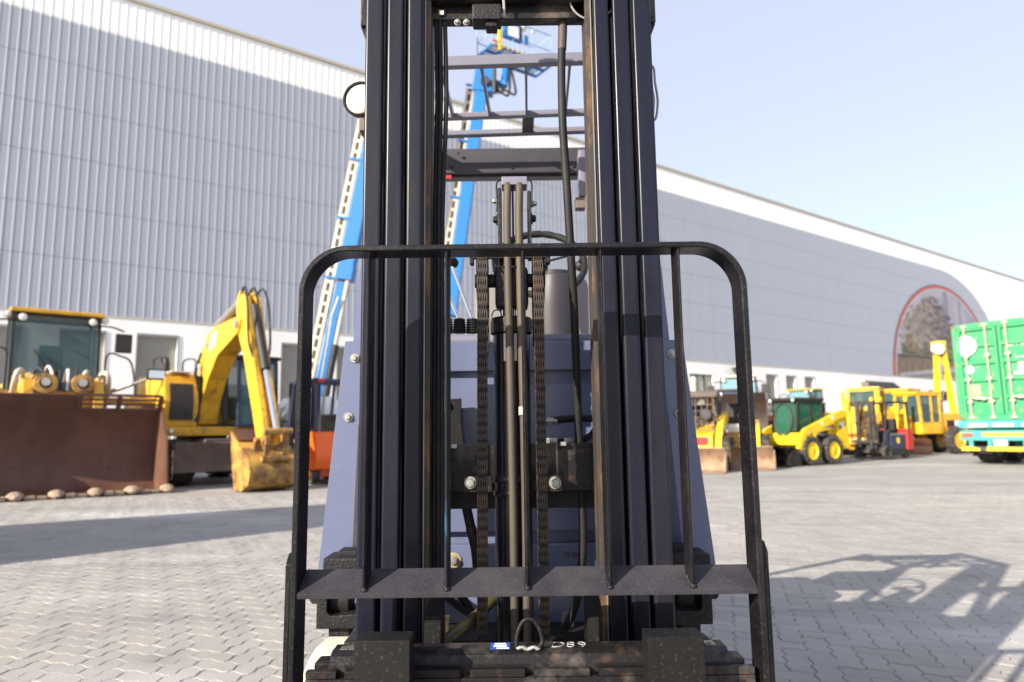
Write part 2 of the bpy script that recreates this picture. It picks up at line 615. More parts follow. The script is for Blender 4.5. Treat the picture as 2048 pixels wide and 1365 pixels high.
for (_, ix, iy, hz, c) in rest:
    b_ = ROTP @ Vector((ix * W, iy * W + 7.0))
    dz = random.uniform(-.0025, .001)
    tx, ty = random.uniform(-.006, .006), random.uniform(-.006, .006)
    def T(x, y, z):
        p = ROTP @ Vector((x, y))
        return (b_.x + p.x, b_.y + p.y, z + dz + x * tx + y * ty)
    paver_geo(hz, 0, v_, f_, T)
me = bpy.data.meshes.new('paving')
me.from_pydata(v_, [], f_)
me.materials.append(PAVE)
pav = bpy.data.objects.new('paving', me)
COL.objects.link(pav)
pav.parent = ground
pav['kind'] = 'stuff'
# sand filling the joints, just above the ground sheet
jb = MB()
jb.face([(-12, 2.2, -.0075), (12, 2.2, -.0075), (12, 13.3, -.0075), (-12, 13.3, -.0075)])
jo = jb.build('joint_sand', JOINT, ground, smooth=0)
jo['kind'] = 'stuff'

# ------------------------------------------------------------------ warehouse
dW = ray(2928, 845)
dW = Vector((dW.x, dW.y)).normalized()
W0 = P(275, 870, 32)
wh = thing('warehouse', 'long white and grey ribbed metal warehouse with roller doors and a painted arch', 'warehouse', (W0.x, W0.y, 0), math.degrees(math.atan2(dW.y, dW.x)))
def WP(px, py):
    r = ray(px, py)
    n = Vector((dW.y, -dW.x, 0))
    o = Vector((0, 0, H))
    t = n.dot(Vector((W0.x, W0.y, 0)) - o) / n.dot(r)
    p = o + r * t
    q = p - Vector((W0.x, W0.y, 0))
    return q.x * dW.x + q.y * dW.y, p.z
ZB = 6.6          # top of the white base
ZC = [6.62, 9.15, 11.47, 13.85, 16.15, 18.35, 20.45, 22.35]
T0, NCOL, PWID = -8.6, 42, 3.0
T1 = T0 + NCOL * PWID
def cladmat():
    m = bpy.data.materials.new('cladding_paint')
    m.use_nodes = True
    N, L = m.node_tree.nodes, m.node_tree.links
    b = N['Principled BSDF']
    b.inputs['Roughness'].default_value = .42
    tc = N.new('ShaderNodeTexCoord')
    tc.object = wh
    sp = N.new('ShaderNodeSeparateXYZ')
    L.new(tc.outputs['Object'], sp.inputs[0])
    def math_(op, a, c=None):
        n = N.new('ShaderNodeMath')
        n.operation = op
        for i, q in enumerate((a, c)):
            if q is None: continue
            if isinstance(q, (int, float)): n.inputs[i].default_value = q
            else: L.new(q, n.inputs[i])
        return n.outputs[0]
    x, z = sp.outputs[0], sp.outputs[2]
    dx = math_('DIVIDE', math_('SUBTRACT', x, 87.3), 18.0)
    dz = math_('DIVIDE', math_('SUBTRACT', z, 6.4), 14.0)
    ins = math_('LESS_THAN', math_('ADD', math_('MULTIPLY', dx, dx), math_('MULTIPLY', dz, dz)), 1.0)
    left = math_('LESS_THAN', x, 87.3)
    low = math_('LESS_THAN', z, 20.4)
    fac = math_('MULTIPLY', math_('MAXIMUM', ins, left), low)
    nz = N.new('ShaderNodeTexNoise')
    nz.inputs['Scale'].default_value = .8
    nz.inputs['Detail'].default_value = 6
    mp = N.new('ShaderNodeMapping')
    mp.inputs['Scale'].default_value = (1.6, 1, .12)
    L.new(tc.outputs['Object'], mp.inputs[0])
    L.new(mp.outputs[0], nz.inputs['Vector'])
    g = N.new('ShaderNodeMix')
    g.data_type = 'RGBA'
    g.inputs[6].default_value = (.305, .333, .395, 1)
    g.inputs[7].default_value = (.355, .380, .440, 1)
    L.new(nz.outputs['Fac'], g.inputs[0])
    w = N.new('ShaderNodeMix')
    w.data_type = 'RGBA'
    w.inputs[6].default_value = (.86, .86, .83, 1)
    L.new(g.outputs[2], w.inputs[7])
    L.new(fac, w.inputs[0])
    L.new(w.outputs[2], b.inputs['Base Color'])
    return m
CLAD = cladmat()
def clad_mesh(h):
    vs_, fs_ = [], []
    xs = []
    nr = 8
    p = PWID / nr
    for i in range(nr):
        x = i * p
        xs += [(x + .0 if i else 0.004, 0), (x + .265, 0), (x + .290, -.012), (x + .335, -.012), (x + .360, 0)]
    xs.append((PWID - .004, 0))
    for x, y in xs: vs_.append((x, y, .009))
    for x, y in xs: vs_.append((x, y, h - .009))
    n = len(xs)
    for i in range(n - 1): fs_.append((i, i + 1, n + i + 1, n + i))
    me = bpy.data.meshes.new('cladding_panel')
    me.from_pydata(vs_, [], fs_)
    me.materials.append(CLAD)
    return me
for r in range(7):
    me = clad_mesh(ZC[r + 1] - ZC[r])
    for c in range(NCOL):
        inst(me, 'cladding_panel' if r < 6 else 'parapet_panel', wh, Matrix.Translation((T0 + c * PWID, -.06 - random.uniform(0, .004), ZC[r])))
MB().box(T0, T1, .0, .5, ZB - .3, 22.3).build('wall', CORE, wh, smooth=0)
MB().box(T0, T1, -.16, .6, 22.36, 22.55, .02).build('eave_trim', TRIM, wh)
MB().prism([(.6, 22.3), (40, 25.5), (40, 25.2), (.6, 22.0)], 'x', T0, T1).build('roof', CREAMM, wh, smooth=0)
MB().box(T0, T1, -.13, -.02, ZB - .02, ZB + .05).build('drip_trim', TRIM, wh, smooth=0)
# white base wall with openings
doors = [(-6.35, -4.64), (-3.28, -1.57), (-.24, 1.47), (6.5, 8.2), (9.55, 11.25), (15.0, 16.7), (27.0, 28.7), (30.1, 31.8), (49.45, 51.1), (52.55, 54.1), (55.6, 57.2)]
HD = 5.85
windows = [(39.1, 42.0, 3.2, 5.55)]
dark_slots = [(77.3, 79.0, 4.7, 5.35), (81.2, 88.0, 4.1, 5.25), (90.0, 93.5, 4.1, 5.2), (98.0, 101.0, 3.8, 5.0)]
ops = [(a, b, 0.0, HD) for a, b in doors] + [(a, b, c, d) for a, b, c, d in windows + dark_slots]
ops.append((66.2, 71.0, 0, 5.75))
ops.sort()
bw = MB()
x = T0
for a, b, z0, z1 in ops:
    bw.box(x, a, -.10, .5, 0, ZB - .02)
    bw.box(a, b, -.10, .5, z1, ZB - .02)
    if z0 > 0: bw.box(a, b, -.10, .5, 0, z0)
    x = b
bw.box(x, T1, -.10, .5, 0, ZB - .02)
bw.build('base_wall', WALLW, wh, smooth=0)
for i, (a, b) in enumerate(doors):
    d = MB()
    z = 0.0
    ns = 46
    hh = HD / ns
    for k in range(ns):
        d.prism([(.12, z), (.09, z + hh * .25), (.09, z + hh * .75), (.12, z + hh), (.2, z + hh), (.2, z)], 'x', a + .01, b - .01)
        z += hh
    dd = d.build('roller_door', SHUT, wh, smooth=0)
    f = MB()
    f.box(a - .05, a - .002, -.135, -.05, 0, HD + .08)
    f.box(b + .002, b + .05, -.135, -.05, 0, HD + .08)
    f.box(a - .002, b + .002, -.135, -.05, HD + .002, HD + .08)
    f.build('door_frame', GREYM, dd, smooth=0)
for a, b, z0, z1 in windows:
    w = MB()
    for k in range(4):
        xk = a + (b - a) * k / 3
        w.box(xk - .05, xk + .05, .0, .1, z0, z1)
    w.box(a, b, .0, .1, z1 - .08, z1)
    wo = w.build('window', DARK, wh, smooth=0)
    MB().box(a + .05, b - .05, .08, .12, z0, z1 - .08).build('pane', mat('window_curtain', (.42, .42, .33), .3, 0, (.5, .5, .42), .8, .8, streak=(3, 1, .2)), wo, smooth=0)
for a, b, z0, z1 in dark_slots:
    s_ = MB().box(a, b, .2, .3, z0, z1).build('window', DARK, wh, smooth=0)
    fr = MB()
    for k in range(1, max(2, int((b - a) / 1.2))):
        xk = a + (b - a) * k / max(2, int((b - a) / 1.2))
        fr.box(xk - .04, xk + .04, .05, .15, z0, z1)
    fr.build('frame', GREYM, s_, smooth=0)
MB().box(66.2, 71.0, .3, .4, 0, 5.75).build('loading_bay_door', DARK, wh, smooth=0)
cb = MB().box(65.3, 66.9, -.45, -.1, 0, 5.7, .02)
cb.build('bay_column', SAND, wh)
aw = MB()
aw.prism([(-1.6, 4.6), (-.1, 5.9), (-.1, 5.75), (-1.6, 4.45)], 'x', 66.9, 73.0)
for k in range(6):
    aw.box(67.2 + k * 1.1, 67.3 + k * 1.1, -1.5, -.1, 4.3, 4.45)
aw.build('bay_awning', DARK, wh, smooth=0)
fl = MB()
fl.cbox((44.6, -.75, 5.95), (.95, .35, .55), .05, ('X', -35))
fl.beam((44.6, -.1, 6.2), (44.6, -.7, 6.0), .1, .1)
fo = fl.build('floodlight', DARK, wh)
MB().cbox((44.6, -.94, 5.84), (.8, .03, .42), .0, ('X', -35)).build('lens', GREYM, fo, smooth=0)
# mural: an arched print on the wall, colours by where they fall in the picture
def mural():
    cx, cz, A, Bh = 87.3, 6.66, 14.1, 11.7
    NX, NZ = 150, 110
    vs_, fs_, cols, idx = [], [], [], {}
    rnd = random.Random(3)
    from mathutils import noise as nz
    def colr(u, v):
        n1 = nz.fractal(Vector((u * 7, v * 7, 1)), 1, 2, 5)
        n2 = nz.fractal(Vector((u * 22, v * 22, 4)), 1, 2, 5)
        n3 = nz.fractal(Vector((u * 60, v * 14, 9)), 1, 2, 4)
        c = Vector((.40, .40, .46)) + Vector((.08, .06, .04)) * n1             # pale sky
        for uc, wd, v0, cc in ((.52, .022, .46, (.27, .25, .30)), (.585, .006, .3, (.36, .35, .42)), (.66, .012, .33, (.32, .28, .31)), (.735, .008, .2, (.36, .37, .44)), (.80, .010, .25, (.31, .28, .33)), (.86, .006, .2, (.38, .37, .43))):
            if abs(u - uc - .02 * (v - .5) + .004 * n1) < wd and v > v0: c = Vector(cc) + Vector((.05, .05, .05)) * n3
        ru = .375 + .045 * n1 + .03 * math.sin(v * 9)
        rw = .25 * max(0.0, 1 - ((v - .36) / .50) ** 2) ** .6 if abs(v - .36) < .5 else 0
        if v > .18 and abs(u - ru) < rw * (1 + .35 * n2):                      # weathered crag with dark shrubs
            t = max(0, min(1, .42 + n2 * 1.1 + (u - ru) * 2.2))
            c = Vector((.36, .30, .26)).lerp(Vector((.10, .085, .11)), t)
            if n3 > .25: c = c.lerp(Vector((.20, .15, .11)), .7)
        if .18 < v < .33 + .14 * n1 and .08 < u < .56:
            c = Vector((.24, .18, .12)).lerp(Vector((.09, .10, .06)), max(0, min(1, .5 + n2 * 1.3)))
        if .26 < v < .44 + .05 * n2 and .13 + .03 * n2 < u < .19 + .02 * n2: c = Vector((.25, .19, .09)) * (1 + .5 * n2)
        if (u - .47) ** 2 / .007 + (v - .26) ** 2 / .005 < 1 + n2: c = Vector((.11, .22, .07)) * (1 + .6 * n2)
        if v < .21 + .02 * u and u < .75:
            c = Vector((.15, .11, .075)).lerp(Vector((.27, .20, .13)), max(0, min(1, .5 + n3)))
            if abs(v - (.20 + .02 * u)) < .012: c = Vector((.07, .06, .06))
        if v < .03 + (u - .05) * .22 and u > .05:
            c = Vector((.40, .39, .42)) * (1 + .12 * n2)
            if abs(v - (u - .12) * .16) < .012 or abs(v - (u - .3) * .16) < .009: c = Vector((.19, .18, .19))
        if u > .62 + .03 * n2 and v < .34 + .04 * n1 and u < .92:
            c = c.lerp(Vector((.15, .14, .17)) * (1 + .6 * n2), .85)
            if .7 < u < .78 and v > .17: c = Vector((.06, .14, .36))
        return c * .80
    def vert(i, j):
        k = (i, j)
        if k in idx: return idx[k]
        u, v = i / NX, j / NZ
        half = math.sqrt(max(0, 1 - v * v))
        x = cx + (2 * u - 1) * A * half
        idx[k] = len(vs_)
        vs_.append((x, -.125, cz + v * Bh))
        uu = (x - cx + A) / (2 * A)
        e = math.hypot((x - cx) / A, v)
        c = colr(uu, v)
        if e > .987: c = Vector((.10, .09, .13))
        elif e > .958: c = Vector((.52, .10, .07))
        elif e > .945: c = Vector((.30, .48, .52))
        cols.append((*c, 1))
        return idx[k]
    for j in range(NZ):
        for i in range(NX):
            a, b, c, d = vert(i, j), vert(i + 1, j), vert(i + 1, j + 1), vert(i, j + 1)
            fs_.append((a, b, c, d))
    me = bpy.data.meshes.new('mural')
    me.from_pydata(vs_, [], fs_)
    ca = me.color_attributes.new('print', 'FLOAT_COLOR', 'POINT')
    for i, c in enumerate(cols): ca.data[i].color = c
    m = bpy.data.materials.new('mural_print')
    m.use_nodes = True
    at = m.node_tree.nodes.new('ShaderNodeAttribute')
    at.attribute_name = 'print'
    m.node_tree.links.new(at.outputs['Color'], m.node_tree.nodes['Principled BSDF'].inputs['Base Color'])
    m.node_tree.nodes['Principled BSDF'].inputs['Roughness'].default_value = .6
    me.materials.append(m)
    inst(me, 'mural', wh)
mural()

# ------------------------------------------------------------------ machines in the yard
def wheel(parent, x, y, r, w, rim, side=1, lugs=0, rimr=.58):
    m = MB()
    h = w / 2
    m.lathe([(r * rimr, -h * .8), (r * .80, -h), (r * .93, -h * .96), (r * .985, -h * .75), (r, -h * .3), (r, h * .3), (r * .985, h * .75), (r * .93, h * .96), (r * .80, h), (r * rimr, h * .8)], (x, y, r), (0, 1, 0), 28, False)
    if lugs:
        for k in range(lugs):
            a = 2 * math.pi * k / lugs
            for s in (-1, 1):
                aa = a + (math.pi / lugs if s > 0 else 0)
                M = Matrix.Translation((x, y, r)) @ Matrix.Rotation(aa, 4, 'Y') @ Matrix.Translation((0, s * h * .5, r * 1.0)) @ Matrix.Rotation(rad(28 * s), 4, 'Z')
                m.box(-r * .05, r * .05, -h * .55, h * .5, -r * .03, r * .045, 0, M)
    t = m.build('wheel', TYRE, parent)
    m = MB()
    m.lathe([(r * .05, -h * .80), (r * .2, -h * .78), (r * .24, -h * .70), (r * rimr * .84, -h * .64), (r * rimr * .90, -h * .84), (r * rimr * 1.03, -h * .86), (r * rimr * 1.03, h * .86), (r * rimr * .90, h * .84), (r * rimr * .84, h * .64), (r * .24, h * .70), (r * .2, h * .78), (r * .05, h * .80)], (x, y, r), (0, 1, 0), 24)
    for k in range(8):
        a = 2 * math.pi * k / 8
        m.cyl((x + r * .3 * math.cos(a), y - h * .73, r + r * .3 * math.sin(a)), (x + r * .3 * math.cos(a), y + h * .73, r + r * .3 * math.sin(a)), r * .035, 6)
    m.build('rim', rim, t)
    return t
def pane(parent, pts, m_, name='window', t=.012):
    """flat glass of real thickness from a polygon of 3-D points"""
    pts = [Vector(p) for p in pts]
    n = (pts[1] - pts[0]).cross(pts[2] - pts[0]).normalized() * t
    m = MB()
    A = [m.bm.verts.new(p) for p in pts]
    Bv = [m.bm.verts.new(p + n) for p in pts]
    k = len(pts)
    m.bm.faces.new(A[::-1])
    m.bm.faces.new(Bv)
    for i in range(k): m.bm.faces.new([A[i], A[(i + 1) % k], Bv[(i + 1) % k], Bv[i]])
    bmesh.ops.recalc_face_normals(m.bm, faces=m.bm.faces[:])
    return m.build(name, m_, parent, smooth=0)
def cab(parent, x0, x1, y0, y1, z0, z1, frame, glass, roof, lean=.0, inner=True, post=.06):
    """cabin: posts, panes, roof, seat inside. x1 is the front"""
    m = MB()
    for x, y in ((x0, y0), (x0, y1)):
        m.beam((x, y, z0), (x, y, z1), post, post, .008)
    for y in (y0, y1):
        m.beam((x1, y, z0), (x1 - lean, y, z1), post, post, .008)
        m.beam((x0, y, z0), (x1, y, z0), post, post)
        m.beam((x0, y, z1), (x1 - lean, y, z1), post, post)
        m.beam(((x0 * .55 + x1 * .45), y, z0), ((x0 * .55 + x1 * .45), y, z1), post * .8, post * .8)
    for x, z in ((x0, z0), (x1, z0), (x0, z1), (x1 - lean, z1)):
        m.beam((x, y0, z), (x, y1, z), post, post)
    c = m.build('cab', frame, parent)
    e = post * .45
    pane(c, [(x1, y0 + e, z0), (x1, y1 - e, z0), (x1 - lean, y1 - e, z1), (x1 - lean, y0 + e, z1)], glass, 'windscreen')
    xm = x0 * .55 + x1 * .45
    for y in (y0, y1):
        pane(c, [(xm + e, y, z0), (x1 - e, y, z0), (x1 - lean - e, y, z1), (xm + e, y, z1)], glass)
        pane(c, [(x0 + e, y, z0 + .0), (xm - e, y, z0), (xm - e, y, z1), (x0 + e, y, z1)], glass)
    pane(c, [(x0, y0 + e, z0 + .3), (x0, y1 - e, z0 + .3), (x0, y1 - e, z1), (x0, y0 + e, z1)], glass, 'rear_window')
    m = MB()
    m.box(x0 - .08, x1 - lean + .14, y0 - .07, y1 + .07, z1 + .032, z1 + .13, .03)
    m.build('roof', roof, c)
    if inner:
        m = MB()
        yc = (y0 + y1) / 2
        xs = x0 + (x1 - x0) * .25
        m.box(xs - .12, xs + .02, yc - .25, yc + .25, z0 + .25, z0 + (z1 - z0) * .68, .05)
        m.box(xs - .06, xs + .45, yc - .25, yc + .25, z0 + .15, z0 + .30, .05)
        m.build('seat', DARK, c)
        m = MB()
        m.box(x1 - .42, x1 - .12, yc - .28, yc + .28, z0 + .0, z0 + (z1 - z0) * .28, .04)
        ring = [(x1 - .5 + .06 * math.cos(a), yc + .2 * math.sin(a), z0 + (z1 - z0) * .38 + .12 * math.cos(a)) for a in [k * math.pi / 8 for k in range(16)]]
        m.tube(ring, .018, 6, closed=True)
        m.build('console', DARK, c)
    return c
def lamp(parent, c, r=.07, d=(1, 0, 0)):
    h = MB().lathe([(r * .5, -r), (r * 1.1, -r * .5), (r * 1.1, 0), (r, .01)], c, d, 14).build('work_light', DARK, parent)
    cc = Vector(c) + Vector(d) * .01
    MB().lathe([(r * .95, 0), (r * .5, r * .15), (0, r * .18)], cc, d, 14).build('lens', LENS, h)
    return h
def shell(m, prof, y0, y1, t=.035):
    """curved plate of real thickness: prof is a list of (x, z)"""
    n = len(prof)
    off = []
    for i in range(n):
        a, b = Vector(prof[max(i - 1, 0)]), Vector(prof[min(i + 1, n - 1)])
        d = (b - a).normalized()
        off.append((prof[i][0] - d.y * t, prof[i][1] + d.x * t))
    m.prism(list(prof) + off[::-1], 'y', y0, y1)
    return m
def bucket(parent, lip, depth, height, width, m_, teeth=0, tooth_m=None, z=0.0, side_m=None, name='bucket', slots=False):
    b = lip - depth
    prof = [(lip, z + .02), (b + depth * .22, z + .02), (b + depth * .07, z + height * .10), (b, z + height * .28), (b + depth * .02, z + height * .5), (b + depth * .10, z + height * .70), (b + depth * .24, z + height * .86)]
    w = width / 2
    m = MB()
    shell(m, prof, -w, w, .04)
    bk = m.build(name, m_, parent, smooth=50)
    top = prof[-1]
    sp = (b + depth * .36, z + height)
    m = MB()
    shell(m, [top, sp], -w, w if not slots else w * .30, .03)
    if slots:
        for f in (0.0, .34, .67, 1.0):
            q = (top[0] + (sp[0] - top[0]) * f, top[1] + (sp[1] - top[1]) * f)
            m.beam((q[0], w * .30, q[1]), (q[0], w, q[1]), .03, .045 if f < 1 else .06)
        for f in (.32, .64, 1.0):
            m.beam((top[0], w * f, top[1]), (sp[0], w * f, sp[1]), .09, .05)
    m.build('spill_guard', m_, bk)
    sp_ = [(lip - .03, z + .02)] + prof[1:] + [(b + depth * .45, z + height * .80), (b + depth * .80, z + height * .50), (lip - depth * .10, z + height * .22)]
    for s in (-1, 1):
        m = MB()
        m.prism(sp_, 'y', s * (w + .002), s * (w + .045), .004)
        m.build('side_plate', side_m or m_, bk)
    if teeth:
        for k in range(teeth + 1):
            y = -w + width * k / teeth
            m = MB()
            m.ball((lip + .02, y, z + .075), .155, (.95, random.uniform(.85, 1.0), .56), 12)
            m.ball((lip + .13, y + random.uniform(-.03, .03), z + .06), .11, (1.1, .9, .50), 10)
            bmesh.ops.transform(m.bm, matrix=Matrix.Translation((0, 0, .006)), verts=m.bm.verts)
            for v in m.bm.verts:
                v.co += Vector((random.uniform(-.008, .008), random.uniform(-.008, .008), random.uniform(-.006, .006)))
                v.co.z = max(v.co.z, .002)
            m.build('tooth', tooth_m, bk)
            if k < teeth:
                for q in (0, 1):
                    ya = y + .13 + q * (width / teeth - .26) / 2
                    yb_ = ya + (width / teeth - .26) / 2 - .012
                    jj = random.uniform(-.015, .02)
                    MB().box(lip - .05, lip + .10 + jj, ya, yb_, z + .006, z + .075 + jj, .018).build('cutting_edge', tooth_m, bk)
    else:
        MB().box(lip - .06, lip + .10, -w, w, z + .001, z + .019).build('cutting_edge', tooth_m or m_, bk)
    return bk
def rod(parent, a, b, r, m_, name='hydraulic_cylinder', f=.55, rodm=None):
    a, b = Vector(a), Vector(b)
    c = a.lerp(b, f)
    m = MB()
    m.cyl(a, c, r, 12)
    m.cyl(a.lerp(b, f - .04), a.lerp(b, f + .005), r * 1.12, 12)
    h = m.build(name, m_, parent)
    m = MB().cyl(c, b, r * .55, 10)
    m.cyl(b - (b - a).normalized() * r * .8, b + (b - a).normalized() * r * .3, r * .9, 10)
    m.build('piston_rod', rodm or CHROME, h)
    return h
def hook(parent, pts, r, m_, name='hose', n=6):
    vs_ = [Vector(p) for p in pts]
    return MB().tube(smoothpts([tuple(v) for v in vs_] and vs_, 4), r, n).build(name, m_, parent, smooth=60)
def smoothpts(pts, k=4):
    out = []
    n = len(pts)
    for i in range(n - 1):
        p0, p1, p2, p3 = pts[max(i - 1, 0)], pts[i], pts[i + 1], pts[min(i + 2, n - 1)]
        for j in range(k):
            t = j / k
            out.append(.5 * ((2 * p1) + (p2 - p0) * t + (2 * p0 - 5 * p1 + 4 * p2 - p3) * t * t + (3 * p1 - p0 - 3 * p2 + p3) * t ** 3))
    out.append(pts[-1])
    return out

# ---- wheel loader: bucket, arms, cab, rear engine, four wheels
def wheel_loader(label, loc, rz, sc=1.0, lift=0.0, width=4.4, teeth=0, mach=YEL, bm_=RUSTB, edge=STONE, glass=GLASS, slots=False, arms_m=DIRTY, lip=1.9, group=None, roofm=YEL, yoff=0.0):
    o = thing('wheel_loader', label, 'wheel loader', loc, rz, group)
    o.scale = (sc, sc, sc)
    bkt = bucket(o, lip, 1.25, 1.98, width, bm_, teeth, edge, lift, None, 'bucket', slots)
    bkt.location.y = yoff
    m = MB()
    for y in (-.62, .62):
        m.prism([(-.9, 2.25), (-.5, 2.42), (.35, 2.30 + lift * .3), (.55, 1.55 + lift * .9), (.60, .55 + lift), (.35, .55 + lift), (.25, 1.35 + lift * .8), (.1, 1.85 + lift * .4), (-.9, 1.85)], 'y', y - .09, y + .09, .01)
    m.box(-.05, .22, -.55, .55, 1.75 + lift * .5, 2.0 + lift * .5, .04)
    a = m.build('lift_arm', mach, o)
    for y in (-.33, .33):
        m = MB()
        m.lathe([(.10, 0), (.21, 0), (.23, .05), (.21, .16), (.12, .17), (.12, .05)], (.28, y, 2.22 + lift * .4), (1, 0, .15), 20)
        m.build('pivot_boss', arms_m, a)
        rod(a, (-.9, y * 1.6, 2.45), (.35, y, 2.28 + lift * .4), .10, arms_m)
    for y in (-.85, .85):
        hook(a, [(-.4, y, 1.7), (.05, y, 2.15), (.2, y * .95, 2.45), (.05, y * .85, 2.5), (-.3, y * .8, 2.3)], .055, CREAMM)
    for k in range(6):
        y = -.5 + k * .2
        hook(a, [(-.6, y, 2.35), (-.1, y * .9, 2.58 + .05 * math.sin(k * 2)), (.2, y * .7, 2.45), (.3, y * .6, 2.1)], .028, OFFW if k % 2 else DARK)
    m = MB()
    m.box(-1.25, -.45, -.95, .95, 1.95, 2.12, .03)
    m.box(-1.9, -.3, -.55, .55, .75, 1.95, .05)
    m.build('front_frame', mach, o)
    c = cab(o, -2.7, -1.3, -.84, .84, 2.05, 3.92, DARK, glass, roofm, .18)
    for y in (-.68, .68): lamp(c, (-1.33, y, 3.82), .085)
    for y in (-.95, .95): lamp(c, (-1.5, y, 3.9), .075)
    hook(c, [(-1.27, .1, 2.1), (-1.29, -.15, 2.6), (-1.36, -.42, 3.1)], .022, DARK, 'wiper')
    hook(c, [(-1.27, .2, 2.1), (-1.29, .0, 2.5), (-1.34, -.3, 2.9)], .014, DARK, 'wiper')
    for s in (-1, 1):
        hook(c, [(-1.4, s * .8, 3.75), (-1.2, s * 1.05, 3.72), (-1.1, s * 1.3, 3.62)], .022, DARK, 'mirror_arm')
        MB().cbox((-1.08, s * 1.3, 3.33), (.09, .36, .46), .04).build('mirror', DARK, c)
        m = MB()
        m.tube(smoothpts([Vector((-1.0, s * .95, 2.1)), Vector((-1.0, s * .95, 3.0)), Vector((-1.05, s * 1.25, 3.02)), Vector((-1.1, s * 1.5, 2.85)), Vector((-1.1, s * 1.62, 2.1))], 4), .024, 6)
        m.build('handrail', DARK, o)
        rod(o, (-.9, s * .95, 2.12), (-.2, s * 1.75, 2.48), .05, GREYM, 'mirror_arm', .6, GREYM)
        mm = MB().cbox((-.18, s * 1.85, 2.55), (.08, .42, .26), .03).build('side_mirror', DARK, o)
        MB().cbox((-.13, s * 1.85, 2.55), (.02, .34, .18), .0).build('mirror_glass', CHROME, mm, smooth=0)
        MB().box(-1.6, -.6, s * .9, s * 2.0, 1.90, 2.02, .02).build('fender', mach, o)
        wheel(o, -.35, s * 1.2, .85, .65, mach, s, 18)
        wheel(o, -3.7, s * 1.2, .85, .65, mach, s, 18)
    m = MB()
    m.box(-5.4, -2.75, -.85, .85, 1.0, 2.5, .12, None, 3)
    m.box(-5.7, -5.3, -1.1, 1.1, .7, 1.5, .05)
    m.build('engine_hood', mach, o)
    hook(o, [(-3.6, .3, 2.45), (-3.6, .3, 3.0), (-3.7, .3, 3.1)], .07, DARK, 'exhaust')
    return o
wheel_loader('big dusty wheel loader at the left with a wide rusty toothed bucket on the ground', (-9.59, 14.52, 0), -50, 1.0, 0, 4.4, 7, slots=True, yoff=-.5, group='wheel loaders parked in the yard')
wheel_loader('wheel loader with raised dark bucket and cream roof behind the compact loaders', (8.9, 27.2, 0), -112, .82, 1.05, 2.7, 0, bm_=mat('dark_rusty_bucket', (.030, .016, .012), .6, 0, (.06, .03, .02), 1.5, .8), edge=RUSTB, glass=GLASSB, group='wheel loaders parked in the yard', roofm=CREAMM)
wheel_loader('wheel loader with pale blue cab glass partly hidden behind the skid steer', (12.9, 32.6, 0), -150, .74, .2, 2.6, 0, edge=DUSTB, glass=GLASSB, group='wheel loaders parked in the yard')

# ---- wheeled excavator
ex = thing('excavator', 'yellow wheeled excavator with bent boom and its bucket resting on the ground', 'excavator', (-7.95, 17.6, 0), -46)
m = MB()
m.box(-1.9, 1.25, -1.3, 1.3, 1.12, 1.34, .04)
m.box(-2.2, -.9, -1.3, 1.3, 1.3, 2.2, .15, None, 3)
uf = m.build('upper_frame', YEL, ex)
m = MB()
m.prism([(-.9, 1.34), (1.2, 1.34), (1.25, 1.9), (1.1, 2.52), (.85, 2.62), (-.9, 2.62)], 'y', -1.32, -.55, .05)
eh = m.build('engine_cover', YEL, ex)
m = MB()
m.prism([(1.205, 1.5), (1.262, 1.5), (1.285, 1.9), (1.19, 2.35), (1.13, 2.35)], 'y', -1.20, -.68)
m.build('dark_opening', DARK, eh)
MB().cbox((1.0, -.93, 2.632), (.4, .5, .02), .0).build('white_decal', WHITE, eh)
hook(ex, [(.2, -1.0, 2.5), (.2, -1.0, 2.85), (.12, -1.0, 3.0), (-.05, -1.0, 3.02)], .075, DARK, 'exhaust', 10)
cab(ex, -.35, 1.35, .38, 1.34, 1.36, 2.98, NAVY, GLASST, DARK, .12, True, .075)
def zq(z): return z if z < 1.6 else 1.6 + (z - 1.6) * .90
YBM = -.22
m = MB()
m.prism([(x_, zq(z_)) for x_, z_ in [(.42, 1.40), (.33, 2.1), (.62, 3.0), (1.30, 3.78), (1.75, 3.92), (3.02, 4.02), (3.22, 3.9), (3.10, 3.60), (1.98, 3.14), (1.44, 2.55), (1.10, 1.95), (.96, 1.40)]], 'y', YBM - .23, YBM + .23, .02)
bm1 = m.build('boom', YEL, ex)
m = MB()
m.prism([(x_, zq(z_)) for x_, z_ in [(1.45, 3.30), (1.80, 3.42), (1.92, 3.80), (1.58, 3.74)]], 'y', YBM - .2325, YBM - .23)
m.build('logo_panel', WHITE, bm1, smooth=0)
m = MB()
m.prism([(x_, zq(z_)) for x_, z_ in [(1.49, 3.34), (1.66, 3.42), (1.66, 3.68)]], 'y', YBM - .2345, YBM - .2325)
m.build('logo_mark', DARK, bm1, smooth=0)
rod(bm1, (1.35, YBM, zq(4.02)), (2.85, YBM, zq(4.52)), .10, GREYM, f=.9)
for s in (-1, 1):
    rod(ex, (1.15, YBM + s * .36, zq(1.45)), (1.05, YBM + s * .30, zq(2.95)), .085, DARK, f=.8)
hook(bm1, [(1.0, YBM + .1, zq(3.55)), (1.5, YBM + .15, zq(4.1)), (2.2, YBM + .1, zq(4.2)), (2.9, YBM + .15, zq(4.35))], .035, DARK)
hook(bm1, [(.5, YBM - .24, zq(2.0)), (.7, YBM - .26, zq(2.8)), (1.0, YBM - .24, zq(3.3))], .03, DARK)
m = MB()
for y in (-.12, .12):
    m.prism([(x_, zq(z_)) for x_, z_ in [(2.85, 4.2), (2.88, 4.55), (3.02, 4.68), (3.35, 4.45), (3.62, 3.6), (4.55, 1.15), (4.45, .92), (4.22, .95), (3.35, 3.0), (3.0, 3.6)]], 'y', YBM + y - .06, YBM + y + .06, .012)
